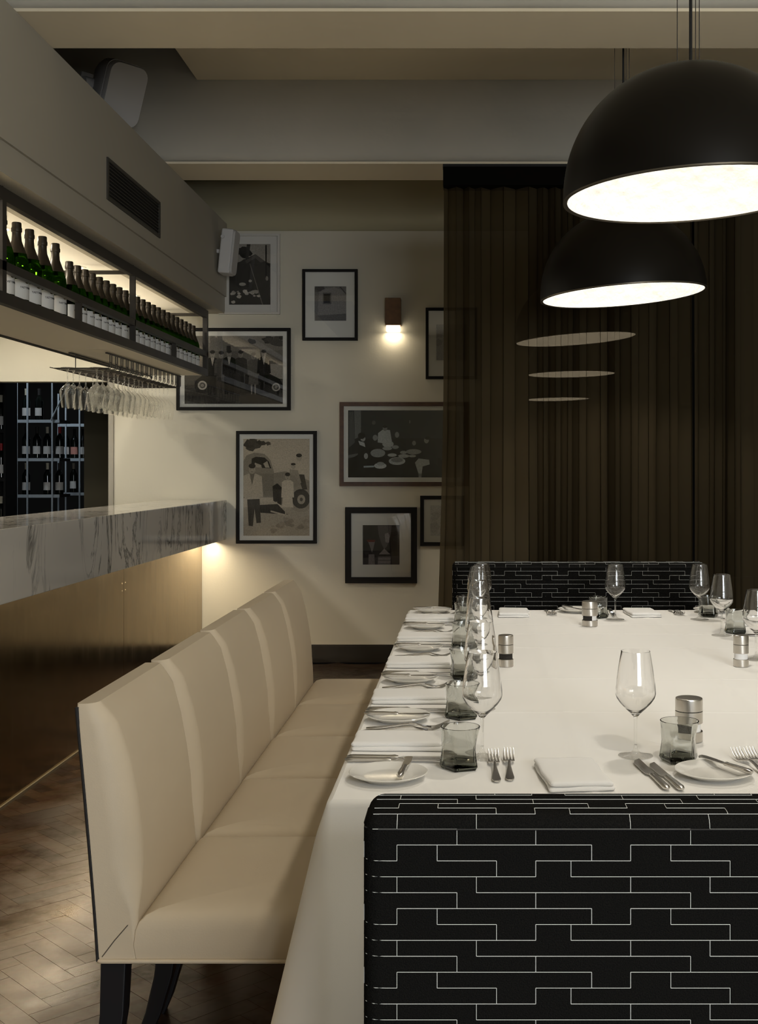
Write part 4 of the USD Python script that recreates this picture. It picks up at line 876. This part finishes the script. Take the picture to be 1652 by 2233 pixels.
# ---- left side: five settings (guests face +x)
NY = [2.605, 3.115, 3.665, 4.215, 4.745]
KY = [2.462, 2.958, 3.49, 4.05, 4.61]; FY = [2.745, 3.255, 3.805, 4.352, 4.87]; PY = [2.856, 3.378, 3.967, 4.51, 5.005]
TU = [2.402, 2.885, 3.432, 4.02, 4.62]; WG = [2.49, 2.99, 3.535, 4.085, 4.67]
for k in range(5):
    who = f'the {ORD[k]} cream chair'
    place('napkin', napkin, f'folded white napkin in front of {who}', 'napkin', (-.152, NY[k], Z), R.uniform(-1, 1), 'napkins')
    place('tknife', table_knife, f'long table knife in front of {who}, on the napkin side', UTB, (-.256, KY[k] + .012, Z), R.uniform(-1, 1), 'table knives')
    place('sknife', starter_knife, f'shorter table knife in front of {who}, outer one', UTB, (-.258, KY[k] - .010, Z), R.uniform(-1, 1), 'table knives')
    place('fork', fork, f'fork in front of {who}, next to the napkin', 'fork', (-.246, FY[k] - .016, Z), R.uniform(0, 3), 'forks')
    place('fork', fork, f'fork in front of {who}, on the bread plate side', 'fork', (-.240, FY[k] + .014, Z), R.uniform(1, 5), 'forks')
    place('plate', plate, f'white bread plate to the left of {who}', 'plate', (-.170 + (.0, .004, .006, .006, .02)[k], PY[k], Z), 0, 'bread plates')
    place('bknife', butter_knife, f'butter knife lying across the bread plate of {who}', 'butter knife', (-.252 + .004 * k, PY[k] - .012, Z + .0155), (0, 0, R.uniform(-3, 2)), 'butter knives')
    place('tumbler', tumbler, f'smoked faceted tumbler in front of {who}', 'tumbler', (-.0175, TU[k], Z), R.uniform(0, 72), 'smoked tumblers')
    place('wine', wine2, f'stemmed wine glass in front of {who}', 'wine glass', ((.028, .030, .031, .034, .036)[k], WG[k], Z), 0, 'wine glasses on the table')
# ---- near end: two guests with their backs to the camera (only the left one and the next bread plate show)
place('plate', plate, 'white bread plate at the near left corner of the table', 'plate', (-.158, 2.318, Z), 0, 'bread plates')
place('bknife', butter_knife, 'butter knife on the bread plate at the near left corner', 'butter knife', (-.133, 2.26, Z + .0155), 86, 'butter knives')
place('fork', fork, 'left fork of the pair behind the near bench', 'fork', (.054, 2.288, Z), 91, 'forks')
place('fork', fork, 'right fork of the pair behind the near bench', 'fork', (.080, 2.298, Z), 89, 'forks')
place('napkin', napkin, 'folded white napkin behind the near bench', 'napkin', (.205, 2.325, Z), 96, 'napkins')
place('tknife', table_knife, 'table knife right of the napkin behind the near bench, left of the pair', UTB, (.375, 2.228, Z), 97, 'table knives')
place('sknife', starter_knife, 'table knife right of the napkin behind the near bench, right of the pair', UTB, (.402, 2.225, Z), 98, 'table knives')
place('plate', plate, 'white bread plate near the right edge behind the near bench', 'plate', (.484, 2.335, Z), 0, 'bread plates')
place('bknife', butter_knife, 'butter knife on the bread plate near the right edge', 'butter knife', (.548, 2.287, Z + .0155), 118, 'butter knives')
place('fork', fork, 'fork cut by the right edge of the photo, left of the pair', 'fork', (.590, 2.305, Z), 98, 'forks')
place('fork', fork, 'fork cut by the right edge of the photo, right of the pair', 'fork', (.616, 2.312, Z), 97, 'forks')
place('tumbler', tumbler, 'smoked hourglass tumbler before the near spice mill at the right', 'tumbler', (.438, 2.458, Z), 54, 'smoked tumblers')
place('wine', wine2, 'large wine glass standing alone in the near middle of the table', 'wine glass', (.353, 2.503, Z), 0, 'wine glasses on the table')
# ---- far end: two guests facing the camera
place('napkin', napkin, 'folded white napkin at the far end, left one', 'napkin', (.188, 4.93, Z), 88, 'napkins')
place('napkin', napkin, 'folded white napkin at the far end, right one', 'napkin', (.722, 4.93, Z), 94, 'napkins')
for n, (xx, w) in enumerate(((.345, 'left'), (.875, 'right'))):
    place('fork', fork, f'fork at the far end of the table, {w} setting, inner one', 'fork', (xx - .015, 5.075, Z), -88, 'forks')
    place('fork', fork, f'fork at the far end of the table, {w} setting, outer one', 'fork', (xx + .017, 5.07, Z), -93, 'forks')
place('plate', plate, 'white bread plate at the far end of the table behind the two-tone spice mill', 'plate', (.455, 5.02, Z), 0, 'bread plates')
place('bknife', butter_knife, 'butter knife on the far bread plate behind the spice mill', 'butter knife', (.40, 5.08, Z + .0155), -62, 'butter knives')
place('plate', plate, 'white bread plate at the far right corner of the table', 'plate', (1.03, 5.015, Z), 0, 'bread plates')
place('tknife', table_knife, 'table knife at the far end of the table, left of the right napkin', UTB, (.605, 5.08, Z), -92, 'table knives')
place('sknife', starter_knife, 'table knife at the far end of the table, beside the far middle wine glass', UTB, (.572, 5.08, Z), -90, 'table knives')
place('tumbler', tumbler, 'smoked tumbler at the far left, last of the left row', 'tumbler', (-.012, 4.87, Z), 10, 'smoked tumblers')
place('tumbler', tumbler, 'smoked tumbler at the far end beside the two-tone spice mill', 'tumbler', (.528, 4.83, Z), 20, 'smoked tumblers')
place('tumbler', tumbler, 'smoked tumbler at the far right behind a wine glass', 'tumbler', (.985, 4.86, Z), 44, 'smoked tumblers')
place('tumbler', tumbler, 'smoked tumbler at the right edge of the table', 'tumbler', (.990, 4.375, Z), 60, 'smoked tumblers')
place('wine', wine2, 'wine glass at the far end, hindmost of the left stack', 'wine glass', (.052, 4.80, Z), 0, 'wine glasses on the table')
place('wine', wine2, 'wine glass at the far end in front of the middle of the far bench', 'wine glass', (.590, 4.765, Z), 0, 'wine glasses on the table')
place('wine', wine2, 'wine glass at the far right before the end of the far bench', 'wine glass', (.930, 4.765, Z), 0, 'wine glasses on the table')
place('wine', wine2, 'wine glass on the right side before the dark curtain', 'wine glass', (.922, 4.31, Z), 0, 'wine glasses on the table')
place('wine', wine2, 'wine glass cut by the right edge of the photo', 'wine glass', (.915, 3.765, Z), 0, 'wine glasses on the table')
# right side cutlery in view
place('tknife', table_knife, 'table knife at the right edge by the right tumbler', UTB, (1.222, 4.30, Z), 180, 'table knives')
place('sknife', starter_knife, 'table knife at the far right corner by the bread plate', UTB, (1.222, 4.76, Z), 180, 'table knives')
place('napkin', napkin, 'folded white napkin on the right side of the table near its far corner', 'napkin', (1.115, 4.62, Z), 0, 'napkins')
# spice mills
place('mboth', mill('both', .0305), 'wide steel spice mill behind the near tumbler, right front', 'spice mill', (.4925, 2.645, Z), 0, 'spice mills')
place('mboth', mill('both', .0305), 'wide steel spice mill with dark and pale window at the far end', 'spice mill', (.468, 4.575, Z), 0, 'spice mills')
place('mpep', mill(pepper_m, .0235), 'slim steel mill with dark pepper window beside the left wine glasses', 'spice mill', (.1135, 3.64, Z), 0, 'spice mills')
place('msalt', mill(salt_m, .0235), 'slim steel mill with white salt window at the right edge', 'spice mill', (.838, 3.64, Z), 0, 'spice mills')
